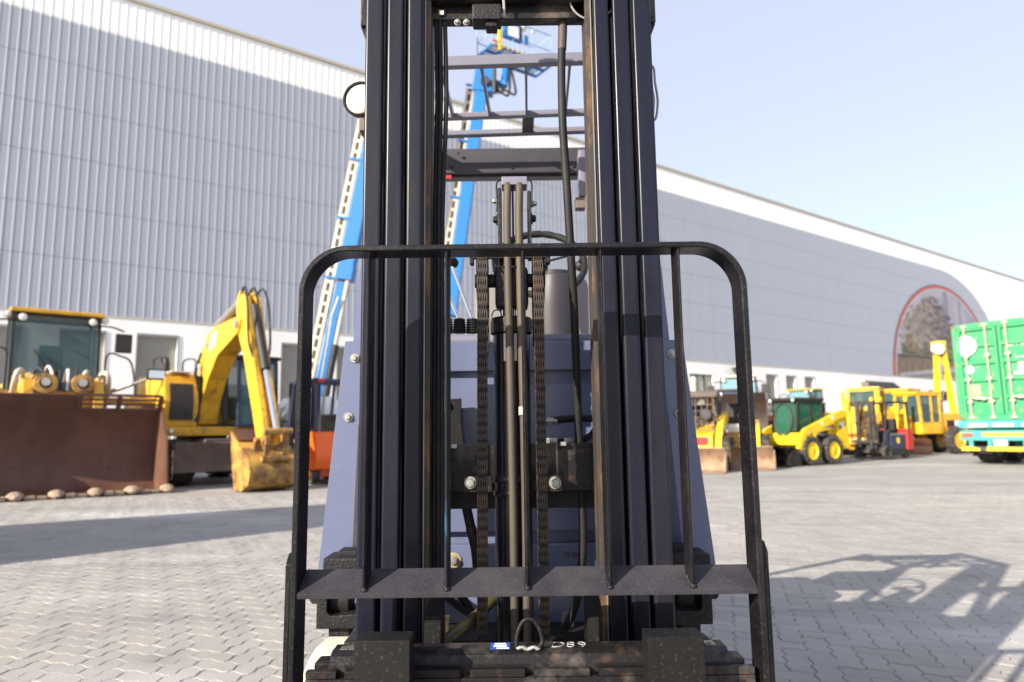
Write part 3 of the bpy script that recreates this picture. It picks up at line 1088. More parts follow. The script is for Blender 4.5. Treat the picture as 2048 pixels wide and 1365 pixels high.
m.prism([(x_, zq(z_)) for x_, z_ in [(2.95, 4.1), (3.3, 4.2), (3.5, 3.6), (4.4, 1.2), (4.25, 1.1), (3.3, 3.2)]], 'y', YBM - .06, YBM + .06)
stk = m.build('stick', YEL, ex)
rod(stk, (3.42, YBM, zq(4.25)), (4.72, YBM, zq(1.18)), .095, DARK, f=.52)
for dy in (-.16, 0, .16):
    hook(stk, [(3.0, YBM + dy, zq(4.5)), (3.35, YBM + dy * 1.3, zq(4.72)), (3.62, YBM + dy * 1.5, zq(4.2)), (3.75, YBM + dy * 1.5, zq(3.3)), (3.85, YBM + dy, zq(2.9))], .026, DARK)
m = MB()
for y in (-.2, .2):
    m.beam((4.5, YBM + y, 1.0), (4.78, YBM + y, 1.22), .05, .13, .01)
    m.beam((4.78, YBM + y, 1.22), (4.72, YBM + y, .62), .05, .11, .01)
    m.beam((4.38, YBM + y * 1.2, 1.02), (4.42, YBM + y * 1.2, .55), .05, .16, .01)
for x, z in ((4.38, 1.02), (4.78, 1.2), (4.72, .66), (4.42, .6)):
    m.cyl((x, YBM - .3, z), (x, YBM + .3, z), .065, 12)
m.build('bucket_linkage', DIRTY, stk)
m = MB()
pr = [(3.72, 1.22), (4.25, .88), (4.62, .70), (4.78, .42), (4.68, .14), (4.40, .02), (4.02, .01)]
shell(m, pr, YBM - .50, YBM + .50, -.035)
for s in (-1, 1):
    m.prism(pr + [(3.86, .5)], 'y', YBM + s * .502, YBM + s * .54)
eb = m.build('bucket', DIRTY, ex, smooth=50)
MB().prism([(3.60, 1.18), (3.74, 1.24), (4.1, 1.03), (4.05, .98)], 'y', YBM - .51, YBM + .51).build('bucket_lip', RUSTB, eb)
for k in range(5):
    y = YBM - .45 + k * .225
    MB().box(3.80, 4.06, y - .045, y + .045, .005, .065, .012).build('tooth', RUSTB, eb)
m = MB()
m.box(-1.7, 1.6, -.5, .5, .55, 1.05, .05)
m.box(-1.5, -1.1, -1.0, 1.0, .4, .65, .03)
m.box(1.1, 1.5, -1.0, 1.0, .4, .65, .03)
m.cyl((0, 0, 1.0), (0, 0, 1.13), .6, 24)
m.build('undercarriage', UNDER, ex)
m = MB()
shell(m, [(1.98, .30), (1.90, .5), (1.90, .75), (1.98, .98)], -1.28, 1.28, -.05)
m.box(1.2, 1.92, -.7, -.55, .5, .7)
m.box(1.2, 1.92, .55, .7, .5, .7)
db = m.build('dozer_blade', UNDER, ex)
m = MB()
for y in (.15, .45):
    m.lathe([(.10, 0), (.10, .02), (.05, .021)], (1.99, y, .66), (1, 0, 0), 16)
m.build('blade_boss', DARK, db)
for x in (-1.3, 1.3):
    for s in (-1, 1):
        wheel(ex, x, s * .98, .50, .50, UNDER, s, 16)
lamp(ex, (1.28, -1.15, 1.24), .06)
m = MB()
for y in (-1.28, -.60):
    m.tube(smoothpts([Vector((1.0, y, 2.62)), Vector((1.0, y, 2.95)), Vector((.2, y, 2.98)), Vector((.2, y, 2.62))], 4), .02, 6)
m.build('grab_rail', DARK, ex)['kind'] = 'stuff'
m = MB()
for k in range(7):
    m.cyl((.62 + .02 * k, YBM - .22, 1.5 + .2 * k), (.62 + .02 * k, YBM - .2, 1.5 + .2 * k), .03, 8)
m.cyl((3.05, YBM - .27, zq(3.82)), (3.05, YBM + .27, zq(3.82)), .09, 14)
m.cyl((1.32, YBM - .25, zq(3.5)), (1.32, YBM + .25, zq(3.5)), .08, 14)
m.cyl((.62, YBM - .28, 1.5), (.62, YBM + .28, 1.5), .12, 14)
pn = m.build('pivot_pin', GREYM, ex)
pn['kind'] = 'stuff'
m = MB()
m.box(.9, 1.3, .30, 1.30, 1.02, 1.11, .01)
m.box(1.25, 1.32, .35, 1.3, .70, .76, .01)
m.beam((1.28, .4, .72), (1.15, .4, 1.05), .04, .04)
m.beam((1.28, 1.25, .72), (1.15, 1.25, 1.05), .04, .04)
m.build('cab_step', DARK, ex)
m = MB()
m.box(1.0, 1.24, -1.45, -1.32, .75, 1.0, .02)
m.build('side_step', DIRTY, ex)

# ---- counterbalance forklifts in the yard
def yard_forklift(label, loc, rz, bodym, guardm, mastm, hgt=2.12, sc=1.0, group=None, warm=DARK, chm=None):
    o = thing('forklift', label, 'forklift', loc, rz, group)
    o.scale = (sc, sc, sc)
    m = MB()
    m.prism([(-1.05, .30), (-1.12, .55), (-1.08, .98), (-.98, 1.06), (-.72, 1.06), (-.70, .30)], 'y', -.52, .52, .04)
    m.build('counterweight', bodym, o)
    m = MB()
    m.box(-.695, .72, -.50, .50, .13, .34, .03)
    m.box(.36, .72, -.50, .50, .34, .56, .03)
    m.build('chassis', chm or bodym, o)
    m = MB()
    m.box(-.69, .20, -.47, .47, .345, .90, .02)
    b = m.build('battery_box', warm, o)
    for s in (-1, 1):
        MB().box(-.3, -.12, s * .4705, s * .474, .55, .75).build('yellow_label', YTAPE, b, smooth=0)
        MB().box(-.69, .20, s * .4705, s * .478, .84, .90).build('silver_edge', GREYM, b, smooth=0)
    m = MB()
    m.box(-.55, -.05, -.25, .25, .90, 1.02, .04)
    m.box(-.62, -.50, -.24, .24, 1.0, 1.42, .05)
    m.build('seat', DARK, o)
    m = MB()
    m.beam((.55, 0, .5), (.28, 0, 1.12), .09, .09, .01)
    m.tube([(.26 + .06 * math.cos(a), .17 * math.sin(a), 1.14 + .10 * math.cos(a)) for a in [k * math.pi / 8 for k in range(16)]], .014, 6, closed=True)
    m.build('steering_wheel', DARK, o)
    g = MB()
    for y in (-.46, .46):
        g.beam((-.95, y, 1.04), (-.88, y, hgt), .07, .07, .01)
        g.beam((.62, y, .55), (.30, y, hgt), .06, .06, .01)
        g.beam((-.95, y, hgt), (.35, y, hgt), .06, .07, .01)
    for k in range(8):
        x = -.92 + k * 1.25 / 7
        g.beam((x, -.46, hgt), (x, .46, hgt), .04, .045)
    gg = g.build('overhead_guard', guardm, o)
    for s in (-1, 1):
        MB().box(-.99, -.93, s * .38 - .07, s * .38 + .07, hgt - .06, hgt + .02, .01).build('rear_light', RED, gg)
    mm = MB()
    for y in (-.30, .30):
        mm.box(.80, .94, y - .05, y + .05, .08, hgt + .04, .01)
        mm.box(.92, .99, y * .72 - .04, y * .72 + .04, .1, hgt - .0, .01)
    for z in (.35, 1.1, hgt):
        mm.box(.82, .90, -.30, .30, z - .05, z + .05)
    mm.cyl((.87, 0, .2), (.87, 0, hgt - .3), .04, 10)
    mm.tube([(.9, .1, .4), (.9, .1, hgt - .2)], .018, 6)
    mo = mm.build('mast', mastm, o)
    c = MB()
    for z in (.28, .62):
        c.box(1.0, 1.05, -.50, .50, z - .05, z + .05, .01)
    for y in (-.48, -.24, 0, .24, .48):
        c.box(1.0, 1.03, y - .015, y + .015, .6, 1.3)
    c.box(1.0, 1.03, -.48, .48, 1.28, 1.32)
    c.build('carriage', mastm, o)
    for y in (-.28, .28):
        MB().prism([(1.055, .7), (1.10, .7), (1.10, .13), (2.05, .09), (2.05, .075), (1.055, .06)], 'y', y - .05, y + .05).build('fork', mastm, o)
    for s in (-1, 1):
        wheel(o, .55, s * .46, .25, .18, DARK, s)
        wheel(o, -.72, s * .40, .21, .16, DARK, s)
    return o
yard_forklift('orange and black electric forklift standing behind the black load backrest', (-4.72, 16.75, 0), 128, ORANGE, NAVY, DARK, 2.12, 1.12, 'forklifts parked in the yard')
yard_forklift('small dark forklift with red rear cover and rusty mast beside the skid steer', (13.3, 24.9, 0), -150, REDP, DARK, mat('old_mast_steel', (.03, .027, .026), .7, 0, (.10, .075, .06), 5, .8), 2.0, 1.0, 'forklifts parked in the yard', NAVY, DARK)

# ---- white tank on legs
tk = thing('water_tank', 'white rounded tank standing between the excavator and the orange forklift', 'tank', (-5.75, 19.4, 0), 12)
m = MB()
m.lathe([(.05, -.95), (.42, -.9), (.68, -.72), (.74, -.5), (.74, .5), (.68, .72), (.42, .9), (.05, .95)], (0, 0, 1.45), (1, 0, 0), 32)
tb = m.build('tank_body', OFFW, tk, smooth=50)
m = MB()
m.lathe([(.742, -.04), (.748, -.03), (.748, .03), (.742, .04)], (-.4, 0, 1.45), (1, 0, 0), 32)
m.lathe([(.742, -.04), (.748, -.03), (.748, .03), (.742, .04)], (.4, 0, 1.45), (1, 0, 0), 32)
m.build('band', GREYM, tb)['kind'] = 'stuff'
MB().cyl((0, 0, 2.1), (0, 0, 2.26), .22, 16).build('hatch', GREYM, tb)
m = MB()
for x in (-.5, .5):
    for y in (-.5, .5): m.box(x - .06, x + .06, y - .06, y + .06, 0, 1.1)
    m.box(x - .07, x + .07, -.56, .56, .75, .9)
for y in (-.5, .5): m.box(-.5, .5, y - .05, y + .05, .1, .22)
m.build('stand', DARK, tk)

# ---- boom lifts
def boom_lift(label, Y, foot, top, outer, xw, base_xy, group, rods, basket=None):
    root = thing('boom_lift', label, 'boom lift', (base_xy[0], base_xy[1], 0), 0, group, True)
    A, Bt = P(*foot, Y), P(*top, Y)
    d = (Bt - A).normalized()
    u = Vector((d.z, 0, -d.x)).normalized()          # sideways, to the right of the boom
    def along(py):
        t = (foot[1] - py) / (foot[1] - top[1])
        return A.lerp(Bt, t)
    def sec(name, p0, p1, w, h, m_, off=0.0, offy=0.0, parent=root, bev=.03):
        a = along(p0) + u * off + Vector((0, offy, 0))
        b = along(p1) + u * off + Vector((0, offy, 0))
        return MB().beam(a, b, h, w, bev, (0, 1, 0)).build(name, m_, parent) if False else beam2(name, a, b, w, h, m_, parent, bev)
    def beam2(name, a, b, w, h, m_, parent, bev):
        x = (b - a).normalized()
        y = Vector((0, 1, 0))
        z = x.cross(y)
        M = Matrix.Translation(a) @ Matrix((x, y, z)).transposed().to_4x4()
        mb = MB()
        mb.box(0, (b - a).length, -h / 2, h / 2, -w / 2, w / 2, bev, M)
        return mb.build(name, m_, parent)
    ou = sec('outer_boom', outer, top[1], xw, .42, BLUEL)
    inn = sec('inner_boom', foot[1], outer + 5, xw * .62, .30, BLUEL, -xw * .12)
    sec('collar', outer, outer - 28, xw * 1.12, .47, BLUEL, 0, 0, ou)
    # cable carrier along the left side
    co = -xw * .5 - .17
    cc = sec('cable_carrier', foot[1] - 15, top[1] + 20, .10, .10, DARK, co, -.1)
    for s in (-1, 1):
        sec('carrier_rail', foot[1] - 15, top[1] + 20, .085, .12, CREAMM, co + s * .094, -.1, cc, .01)
    Lc = (along(top[1] + 20) - along(foot[1] - 15)).length
    n = int(Lc / .34)
    m = MB()
    a0 = along(foot[1] - 15) + u * co + Vector((0, -.1, 0))
    for k in range(n):
        p = a0 + d * (k + .5) * Lc / n
        M = Matrix.Translation(p) @ Matrix((u, Vector((0, 1, 0)), d)).transposed().to_4x4()
        m.box(-.05, .05, -.062, .05, -.045, .045, 0, M)
    rg = m.build('carrier_rung', CREAMM, cc, smooth=0)
    rg['kind'] = 'stuff'
    k = 0
    for py in range(int(outer), int(top[1]), -115):
        p = along(py) + u * (co * .75) + Vector((0, -.19, 0))
        M = Matrix.Translation(p) @ Matrix((u, Vector((0, 1, 0)), d)).transposed().to_4x4()
        MB().box(-.24, .16, -.03, .03, -.035, .035, .005, M).build('carrier_clamp', BLUEL, cc)
    if rods:
        a = along(outer - 5) + u * xw * .30 + Vector((0, -.12, 0))
        b = P(671, 690, Y - .15)
        c = P(650, 800, Y - .15)
        h = MB().cyl(c, b, .105, 14).build('lift_cylinder', GREYM if False else DARK, root)
        MB().cyl(b, a, .065, 12).build('piston_rod', CREAMM, h)
        MB().tube([P(677, 595, Y - .3), P(664, 632, Y - .3), P(655, 690, Y - .3), P(641, 770, Y - .3)], .032, 8).build('hydraulic_pipe', GREYM, root)
    # turntable, chassis and wheels
    bx, by = base_xy
    m = MB()
    m.box(bx - 1.3, bx + .6, by - .6, by + .6, 1.0, 1.9, .08)
    m.beam(Vector((bx - .3, by, 1.7)), A + Vector((0, 0, .1)), .5, .5, .04)
    m.build('turntable', BLUEL, root)
    m = MB()
    m.box(bx - 1.5, bx + 1.5, by - .7, by + .7, .45, .95, .05)
    m.build('chassis', GREYM, root)
    for x in (-1.1, 1.1):
        for s in (-1, 1):
            wheel(root, bx + x, by + s * .95, .5, .38, DARK, s)
    if basket:
        T = along(top[1])
        m = MB()
        m.cbox(T + d * .05 + u * .05, (.72, .5, .95), .06, Matrix((u, Vector((0, 1, 0)), d)).transposed().to_4x4())
        kn = m.build('knuckle', BLUEL, root)
        m = MB()
        m.cyl(T + u * .42 + Vector((0, -.3, -.5)), T + u * .42 + Vector((0, -.3, .35)), .07, 10)
        m.cyl(T + u * .1 + Vector((0, -.35, -.1)), T + u * .1 + Vector((0, .35, -.1)), .16, 14)
        m.build('jib_cylinder', DARK, kn)
        bc = P(1030, 122, Y + .5)
        yaw = rad(34)
        F = Matrix.Translation(bc) @ Matrix.Rotation(yaw, 4, 'Z')
        jb = MB()
        jb.tube([T + u * .2, T + u * .75 + Vector((0, -.1, -.05)), bc + Vector((-.3, 0, -.12))], .14, 8)
        jb.build('jib', BLUEL, root)
        m = MB()
        for k in range(3):
            q = T + u * (.45 + .22 * k) + Vector((0, -.2, -.22 - .06 * (k % 2)))
            m.tube(smoothpts([T + u * .3 + Vector((0, -.3, -.1)), q + Vector((0, 0, -.12)), q + u * .25 + Vector((0, 0, -.1)), bc + Vector((-.2, -.1, -.08))], 4), .045, 6)
        m.build('hose', DARK, root)
        bk = bpy.data.objects.new('basket', None)
        COL.objects.link(bk)
        bk.parent = root
        bk.matrix_local = Matrix.Translation(-parent_off(root)) @ F
        OFF[bk.name] = Vector((0, 0, 0))
        Lh, Wh, Hh = 1.25, .48, 1.1
        m = MB()
        for y in (-Wh, 0, Wh): m.beam((-Lh, y, 0), (Lh, y, 0), .06, .09)
        for k in range(6): m.beam((-Lh + k * .5, -Wh, 0), (-Lh + k * .5, Wh, 0), .05, .08)
        m.build('floor_frame', BLUEL, bk)
        m = MB()
        for k in range(24):
            m.box(-Lh + .1 * k + .02, -Lh + .1 * k + .075, -Wh, Wh, .046, .06)
        fg = m.build('floor_grating', GREYM, bk, smooth=0)
        fg['kind'] = 'stuff'
        m = MB()
        for z in (.5, Hh):
            m.tube([(-Lh, -Wh, z), (Lh, -Wh, z), (Lh, Wh, z), (-Lh, Wh, z)], .022, 6, closed=True)
        for x in (-Lh, -.4, .45, Lh):
            for y in (-Wh, Wh): m.cyl((x, y, 0), (x, y, Hh), .022, 6)
        m.build('guard_rail', mat('pale_blue_rail', (.20, .34, .55), .5), bk)
        m = MB()
        m.box(-.75, -.02, -Wh - .03, -Wh + .12, .42, 1.02, .03)
        cp = m.build('control_box', BLUEL, bk)
        MB().box(-.62, -.18, -Wh - .036, -Wh - .031, .50, .92).build('white_panel', WHITE, cp, smooth=0)
        MB().box(-.14, -.04, -Wh - .036, -Wh - .031, .45, .98).build('dark_panel', DARK, cp, smooth=0)
        MB().cbox((-.95, -Wh, .3), (.12, .1, .9), .02).build('yellow_post', YEL2, bk)
        MB().box(.1, .24, -Wh - .02, -Wh + .05, .45, .75, .02).build('tool_box', BLUEL, bk)
        MB().ball((.05, -Wh, 1.02), .11, (1, .6, 1.3), 10).build('horn', CREAMM, bk)
        MB().ball((.45, -Wh, .98), .07, (1, .7, 1.2), 8).build('beacon', CREAMM, bk)
        m = MB()
        for k in range(7):
            m.box(-Lh + k * .19, -Lh + k * .19 + .1, -Wh - .035, -Wh - .031, -.03, .05)
        m.build('hazard_strip', YEL2, bk, smooth=0)
        MB().box(-Lh - .02, -Lh + .3, -Wh - .04, -Wh - .036, .07, .14).build('red_plate', RED, bk, smooth=0)
    return root
boom_lift('blue boom lift left of the mast with cream cable carrier and a dark lift cylinder', 20.0, (640, 800), (820, -80), 577, .46, (-5.6, 20.9), 'blue boom lifts', True)
boom_lift('blue boom lift seen through the mast carrying a railed work basket', 22.0, (876, 800), (965, 165), 640, .40, (-3.4, 23.2), 'blue boom lifts', False, True)

# ---- skid steer loader
sk = thing('skid_steer', 'bright yellow skid steer with oval front window and black bucket on four chunky wheels', 'skid steer', (9.15, 22.05, 0), -149)
for x in (-.53, .53):
    for s in (-1, 1):
        wheel(sk, x, s * .72, .43, .30, YEL2, s, 18, .60)
m = MB()
m.prism([(-1.5, .42), (-1.5, 1.1), (-.95, 1.12), (.75, .98), (.95, .62), (.9, .35), (-1.0, .30)], 'y', -.52, .52, .03)
m.build('body', YEL2, sk)
for s in (-1, 1):
    m = MB()
    m.prism([(-1.62, .45), (-1.56, 1.50), (-1.30, 1.64), (-1.0, 1.55), (-1.02, .9), (-1.06, .45)], 'y', s * .53, s * .66, .02)
    tw = m.build('rear_tower', YEL2, sk)
    MB().box(-1.36, -1.14, s * .6605, s * .664, 1.12, 1.30).build('white_decal', WHITE, tw, smooth=0)
    MB().box(-1.22, -1.12, s * .6645, s * .667, 1.10, 1.2).build('dark_mark', DARK, tw, smooth=0)
    m = MB()
    m.prism([(-1.45, 1.50), (-1.35, 1.68), (-1.0, 1.66), (.72, 1.12), (.92, .98), (1.12, .52), (1.0, .45), (.86, .52), (.70, .90), (.40, .98), (.30, .80), (.12, 1.02), (-.95, 1.40)], 'y', s * .67, s * .79, .02)
    ar = m.build('lift_arm', YEL2, sk)
    for x, z in ((-.05, 1.27), (-.62, 1.44)):
        MB().lathe([(.06, 0), (.06, .003)], (x, s * .7905, z), (0, s, 0), 14).build('white_decal', WHITE, ar, smooth=0)
    rod(sk, (-.85, s * .73, .85), (.35, s * .73, .95), .05, DARK, f=.6)
    m = MB()
    m.prism([(-.62, .62), (-.60, 1.05), (.28, .86), (.30, .62)], 'y', s * .52, s * .60)
    m.build('arm_recess', DARK, sk)
m = MB()
m.box(.92, 1.08, -.66, .66, .62, .80, .03)
m.build('arm_crossbar', YEL2, sk)
cb_ = cab(sk, -.60, .70, -.43, .43, 1.02, 1.95, DARK, GLASSG, DARK, .10, True, .07)
m = MB()
ov = []
for k in range(28):
    a = 2 * math.pi * k / 28
    ov.append((.735 - .045 * math.sin(a), .31 * math.cos(a), 1.38 + .52 * math.sin(a)))
m.tube(ov, .035, 8, closed=True)
m.build('window_seal', DARK, cb_)
pane(cb_, [(p[0] - .004, p[1] * .96, 1.36 + (p[2] - 1.36) * .96) for p in ov], GLASSG, 'front_door')
for y in (-.42, .42): lamp(cb_, (.78, y, 2.0), .05)
MB().box(-.62, .2, .463, .466, 1.28, 1.55).build('sticker', YTAPE, cb_, smooth=0) if False else None
bucket(sk, 1.90, .72, .56, 1.72, CARR, 0, CARR)

# ---- compact loaders with dusty buckets on the ground
def compact_loader(label, loc, rz, canopy, bw_, group, sc=1.0, flat=False):
    o = thing('compact_loader', label, 'compact loader', loc, rz, group)
    o.scale = (sc, sc, sc)
    for x in (-.9, .75):
        for s in (-1, 1):
            wheel(o, x, s * .78, .46, .34, YEL, s, 16)
    m = MB()
    m.prism([(-1.6, .5), (-1.6, 1.25), (-.6, 1.35), (.3, 1.05), (.9, .95), (.95, .5)], 'y', -.5, .5, .04)
    m.build('body', DIRTY if flat else YEL2, o)
    for s in (-1, 1):
        m = MB()
        if flat:
            m.prism([(-.6, 1.25), (-.5, 1.4), (.9, 1.15), (1.35, .62), (1.4, .3), (1.2, .3), (1.1, .6), (.75, .95)], 'y', s * .58, s * .70, .02)
        else:
            m.prism([(-1.5, 1.52), (-1.3, 1.66), (-.3, 1.50), (.55, 1.22), (1.12, .85), (1.36, .42), (1.38, .2), (1.20, .2), (1.12, .45), (.85, .82), (.4, 1.0), (-.3, 1.2), (-1.5, 1.35)], 'y', s * .58, s * .76, .03)
        a = m.build('lift_arm', YEL2, o)
        MB().lathe([(.09, 0), (.09, .01), (.04, .012)], (.9, s * (.70 if flat else .76), .95 if flat else .98), (0, s, 0), 14).build('pivot_pin', GREYM, a)
        rod(o, (-.3, s * .5, .75), (1.15, s * .5, .5), .055, DARK)
    b = bucket(o, 2.22, .75, .62, bw_, DUSTB, 0, DUSTB)
    if canopy == 'posts':
        m = MB()
        for y in (-.48, .48):
            m.beam((.28, y, 1.1), (.10, y, 2.25), .09, .09, .015)
            m.beam((-1.0, y, 1.3), (-1.0, y, 2.25), .08, .08, .015)
            m.beam((.10, y, 2.25), (-1.0, y, 2.25), .07, .07)
        m.beam((.10, -.48, 2.25), (.10, .48, 2.25), .08, .08)
        c = m.build('roll_bar', NAVY, o)
        m = MB()
        m.box(-1.05, .2, -.55, .55, 2.29, 2.36, .02)
        m.build('canopy', DARK, c)
        for y in (-.4, .4): lamp(c, (.2, y, 2.2), .06)
        m = MB()
        m.box(-.9, -.35, -.3, .3, 1.3, 1.45, .05)
        m.box(-1.0, -.88, -.3, .3, 1.4, 1.95, .05)
        m.build('seat', DARK, o)
        m = MB()
        m.box(.15, .5, -.35, .35, 1.0, 1.28, .08, None, 3)
        m.build('hood', OFFW, o)
    else:
        m = MB()
        for y in (-.5, .5):
            for k in range(8):
                x = -1.0 + k * .2
                m.beam((x, y, 1.1), (x, y, 2.05), .022, .022)
            for k in range(6):
                z = 1.12 + k * .185
                m.beam((-1.05, y, z), (.45, y, z), .022, .022)
        for k in range(7):
            m.beam((.45, -.5 + k / 6, 1.05), (.3, -.5 + k / 6, 2.05), .02, .02)
        for k in range(6):
            m.beam((.43 - k * .025, -.5, 1.1 + k * .185), (.43 - k * .025, .5, 1.1 + k * .185), .02, .02)
        m.beam((-1.05, -.52, 2.07), (-1.05, .52, 2.07), .06, .06)
        c = m.build('mesh_cage', UNDER, o, smooth=0)
        m = MB()
        m.prism([(-1.15, 2.06), (.42, 2.06), (.1, 2.2), (-.4, 2.28), (-1.1, 2.2)], 'y', -.6, .6, .02)
        m.build('roof', UNDER, c)
        m = MB()
        m.box(-.9, -.3, -.28, .28, 1.2, 1.42, .05)
        m.box(-1.0, -.85, -.28, .28, 1.38, 1.9, .05)
        m.build('seat', DARK, o)
        for y in (-.3, .3):
            m = MB()
            m.lathe([(.0, 0), (.16, .0), (.18, .03), (.14, .06), (.0, .06)], (.46, y, 1.55), (1, 0, .1), 18)
            m.build('headlight', DARK, c)
        hook(o, [(-1.1, -.2, 1.3), (-1.1, -.2, 2.45), (-1.12, -.2, 2.75)], .09, CREAMM, 'exhaust', 10)
        MB().box(.96, 1.0, -.35, .35, .72, .92).build('red_panel', RED, o, smooth=0)
    return o
compact_loader('compact yellow loader with curved arms and wire mesh cab, half hidden by the forklift', (5.45, 20.3, 0), -112, 'cage', 1.75, 'compact loaders with dusty buckets')
compact_loader('compact loader with dark roll bar posts and the widest tan bucket on the ground', (6.92, 21.4, 0), -110, 'posts', 2.05, 'compact loaders with dusty buckets', 1.0, True)

# ---- motor graders
def grader(label, loc, rz, sc=1.0):
    o = thing('motor_grader', label, 'motor grader', loc, rz, 'motor graders in a row')
    o.scale = (sc, sc, sc)
    for x in (-2.75, -1.35):
        for s in (-1, 1): wheel(o, x, s * .98, .62, .42, YEL, s, 16, .6)
    for s in (-1, 1): wheel(o, 3.5, s * .98, .62, .42, YEL, s, 16, .6)
    m = MB()
    m.box(-3.4, -.95, -.6, .6, .95, 1.95, .08, None, 3)
    m.box(-3.5, -3.3, -.9, .9, .7, 1.5, .05)
    eh_ = m.build('engine_hood', YEL, o)
    MB().box(-2.9, -1.3, .602, .606, 1.28, 1.60).build('dark_stripe', DARK, eh_, smooth=0)
    MB().box(-2.9, -1.3, .602, .607, 1.20, 1.27).build('red_stripe', RED, eh_, smooth=0)
    MB().box(-2.35, -1.85, .6065, .610, 1.32, 1.58).build('white_label', WHITE, eh_, smooth=0)
    cab(o, -.85, .45, -.62, .62, 1.45, 2.85, YEL, GLASS, YEL, -.1, True, .11)
    m = MB()
    m.box(-.95, .5, -.68, .68, .95, 1.42, .04)
    m.prism([(.4, 1.15), (.5, 1.75), (1.6, 2.05), (2.8, 1.95), (3.5, 1.35), (3.75, .95), (3.4, .75), (3.05, 1.2), (2.5, 1.65), (1.5, 1.7), (.7, 1.2)], 'y', -.17, .17, .03)
    m.box(3.35, 3.65, -.85, .85, .5, .75, .04)
    m.build('main_frame', YEL, o)
    m = MB()
    for s in (-1, 1):
        m.cyl((1.5, s * .62, .95), (1.5, s * .68, 2.75), .085, 12)
        m.beam((1.5, s * .15, 1.95), (1.5, s * .70, 2.05), .2, .18, .02)
        m.cyl((1.9, s * .42, 1.1), (1.85, s * .5, 2.45), .07, 12)
    m.build('lift_posts', YEL2, o)
    m = MB()
    m.lathe([(.45, 0), (.72, 0), (.72, .12), (.45, .12)], (1.4, 0, .72), (0, 0, 1), 28)
    for s in (-1, 1): m.beam((1.4, s * .5, .76), (3.3, s * .08, .85), .12, .14, .02)
    m.build('circle_drive', YEL, o)
    m = MB()
    m.M = Matrix.Translation((1.35, 0, 0)) @ Matrix.Rotation(rad(18), 4, 'Z')
    shell(m, [(.18, .06), (.03, .2), (-.03, .38), (.03, .58), (.16, .70)], -1.45, 1.45, .035)
    m.build('blade', RUSTB, o, smooth=60)
    hook(o, [(-2.2, -.25, 1.9), (-2.2, -.25, 2.5), (-2.3, -.25, 2.6)], .06, DARK, 'exhaust')
    return o
grader('yellow motor grader with striped hood, its big rear wheel next to the green container', (16.95, 28.9, 0), -158, .86)
grader('yellow motor grader with a wide flat cab roof right behind the small red forklift', (15.4, 29.9, 0), -126, .95)
grader('yellow motor grader farthest back, only its cab and posts showing over the others', (19.3, 34.2, 0), -140, 1.0)

# ---- yellow A-frame
af = thing('lifting_frame', 'tall yellow A-frame with a white pulley left of the green container', 'lifting frame', (21.6, 33.3, 0), worldbuilt=True)
YA = 33.0
m = MB()
for dy in (0, 1.0):
    m.beam(P(1871, 830, YA + dy) - Vector((0, 0, 1.4)), P(1873, 690, YA + dy * .2), .24, .20, .02)
    m.beam(P(1914, 830, YA + dy) - Vector((0, 0, 1.4)), P(1883, 690, YA + dy * .2), .24, .20, .02)
m.build('leg', YEL2, af)
a, b = P(1868, 683, YA), P(1888, 692, YA)
MB().box(a.x, b.x, YA - .15, YA + .3, b.z, a.z, .03).build('head_plate', YEL2, af)
MB().lathe([(.05, -.1), (.27, -.1), (.27, .1), (.05, .1)], P(1875, 698, YA - .2), (0, 1, 0), 20).build('pulley', OFFW, af)
m = MB()
q = P(1879, 700, YA - .1)
m.cyl(q, q - Vector((0, 0, 2.2)), .02, 6)
m.cbox(q - Vector((0, 0, .9)), (.18, .15, .4), .03)
m.build('hook_block', GREYM, af)
for px in (1871, 1914):
    e = P(px, 830, YA)
    m = MB().box(e.x - .25, e.x + .25, YA - .3, YA + 1.3, .0, .25, .02)
    m.build('foot', YEL, af)

# ---- green container on a trailer
ct_loc, ct_rz = (14.24, 19.9), 32
tr = thing('trailer', 'teal container trailer with yellow tape, red lights and black mudflaps at the right edge', 'trailer', (ct_loc[0], ct_loc[1], 0), ct_rz)
m = MB()
for y in (-.5, .5): m.box(.1, 7.2, y - .09, y + .09, .85, 1.15)
for k in range(6): m.box(.6 + k * 1.2, .75 + k * 1.2, -1.1, 1.1, 1.0, 1.14)
m.build('frame', TEAL, tr)
MB().box(-.12, .08, -1.22, 1.22, 1.07, 1.285, .015).build('rear_beam', TEAL, tr)
lb = MB().box(-.06, .06, -1.22, 1.22, .70, 1.0, .015).build('light_beam', TEAL, tr)
for y in (-1.0, 1.0):
    MB().box(-.1, -.061, y - .15, y + .15, .80, .92, .02).build('tail_light', mat('dull_red_lamp', (.45, .10, .08), .4), lb)
    MB().box(-.102, -.062, y + (.16 if y > 0 else -.25), y + (.25 if y > 0 else -.16), .80, .92, .02).build('indicator', mat('amber_lamp', (.75, .35, .02), .4), lb)
for y0, y1 in ((-.62, .62),):
    MB().box(-.066, -.0605, y0, y1, .82, .93).build('reflective_tape', YTAPE, lb, smooth=0)
for y0, y1 in ((.42, .95), (-.25, .3), (-.95, -.45)):
    MB().box(-.126, -.1205, y0, y1, 1.10, 1.20).build('light_strip', CREAMM, tr, smooth=0)
m = MB()
for y in (-.95, -.45, .45, .95): m.box(-.03, .05, y - .05, y + .05, .42, .72)
m.build('bumper_post', TEAL, tr)
MB().box(-.10, .0, -1.2, 1.2, .40, .52, .01).build('bumper', YBUMP, tr)
MB().box(-.108, -.101, -.6, .35, .43, .49).build('reflective_tape', YTAPE, tr, smooth=0)
m = MB()
m.box(-.08, .03, -.02, .34, .55, .74, .02)
m.build('plate_lamp', mat('pale_cyan_paint', (.35, .62, .65), .4), tr)
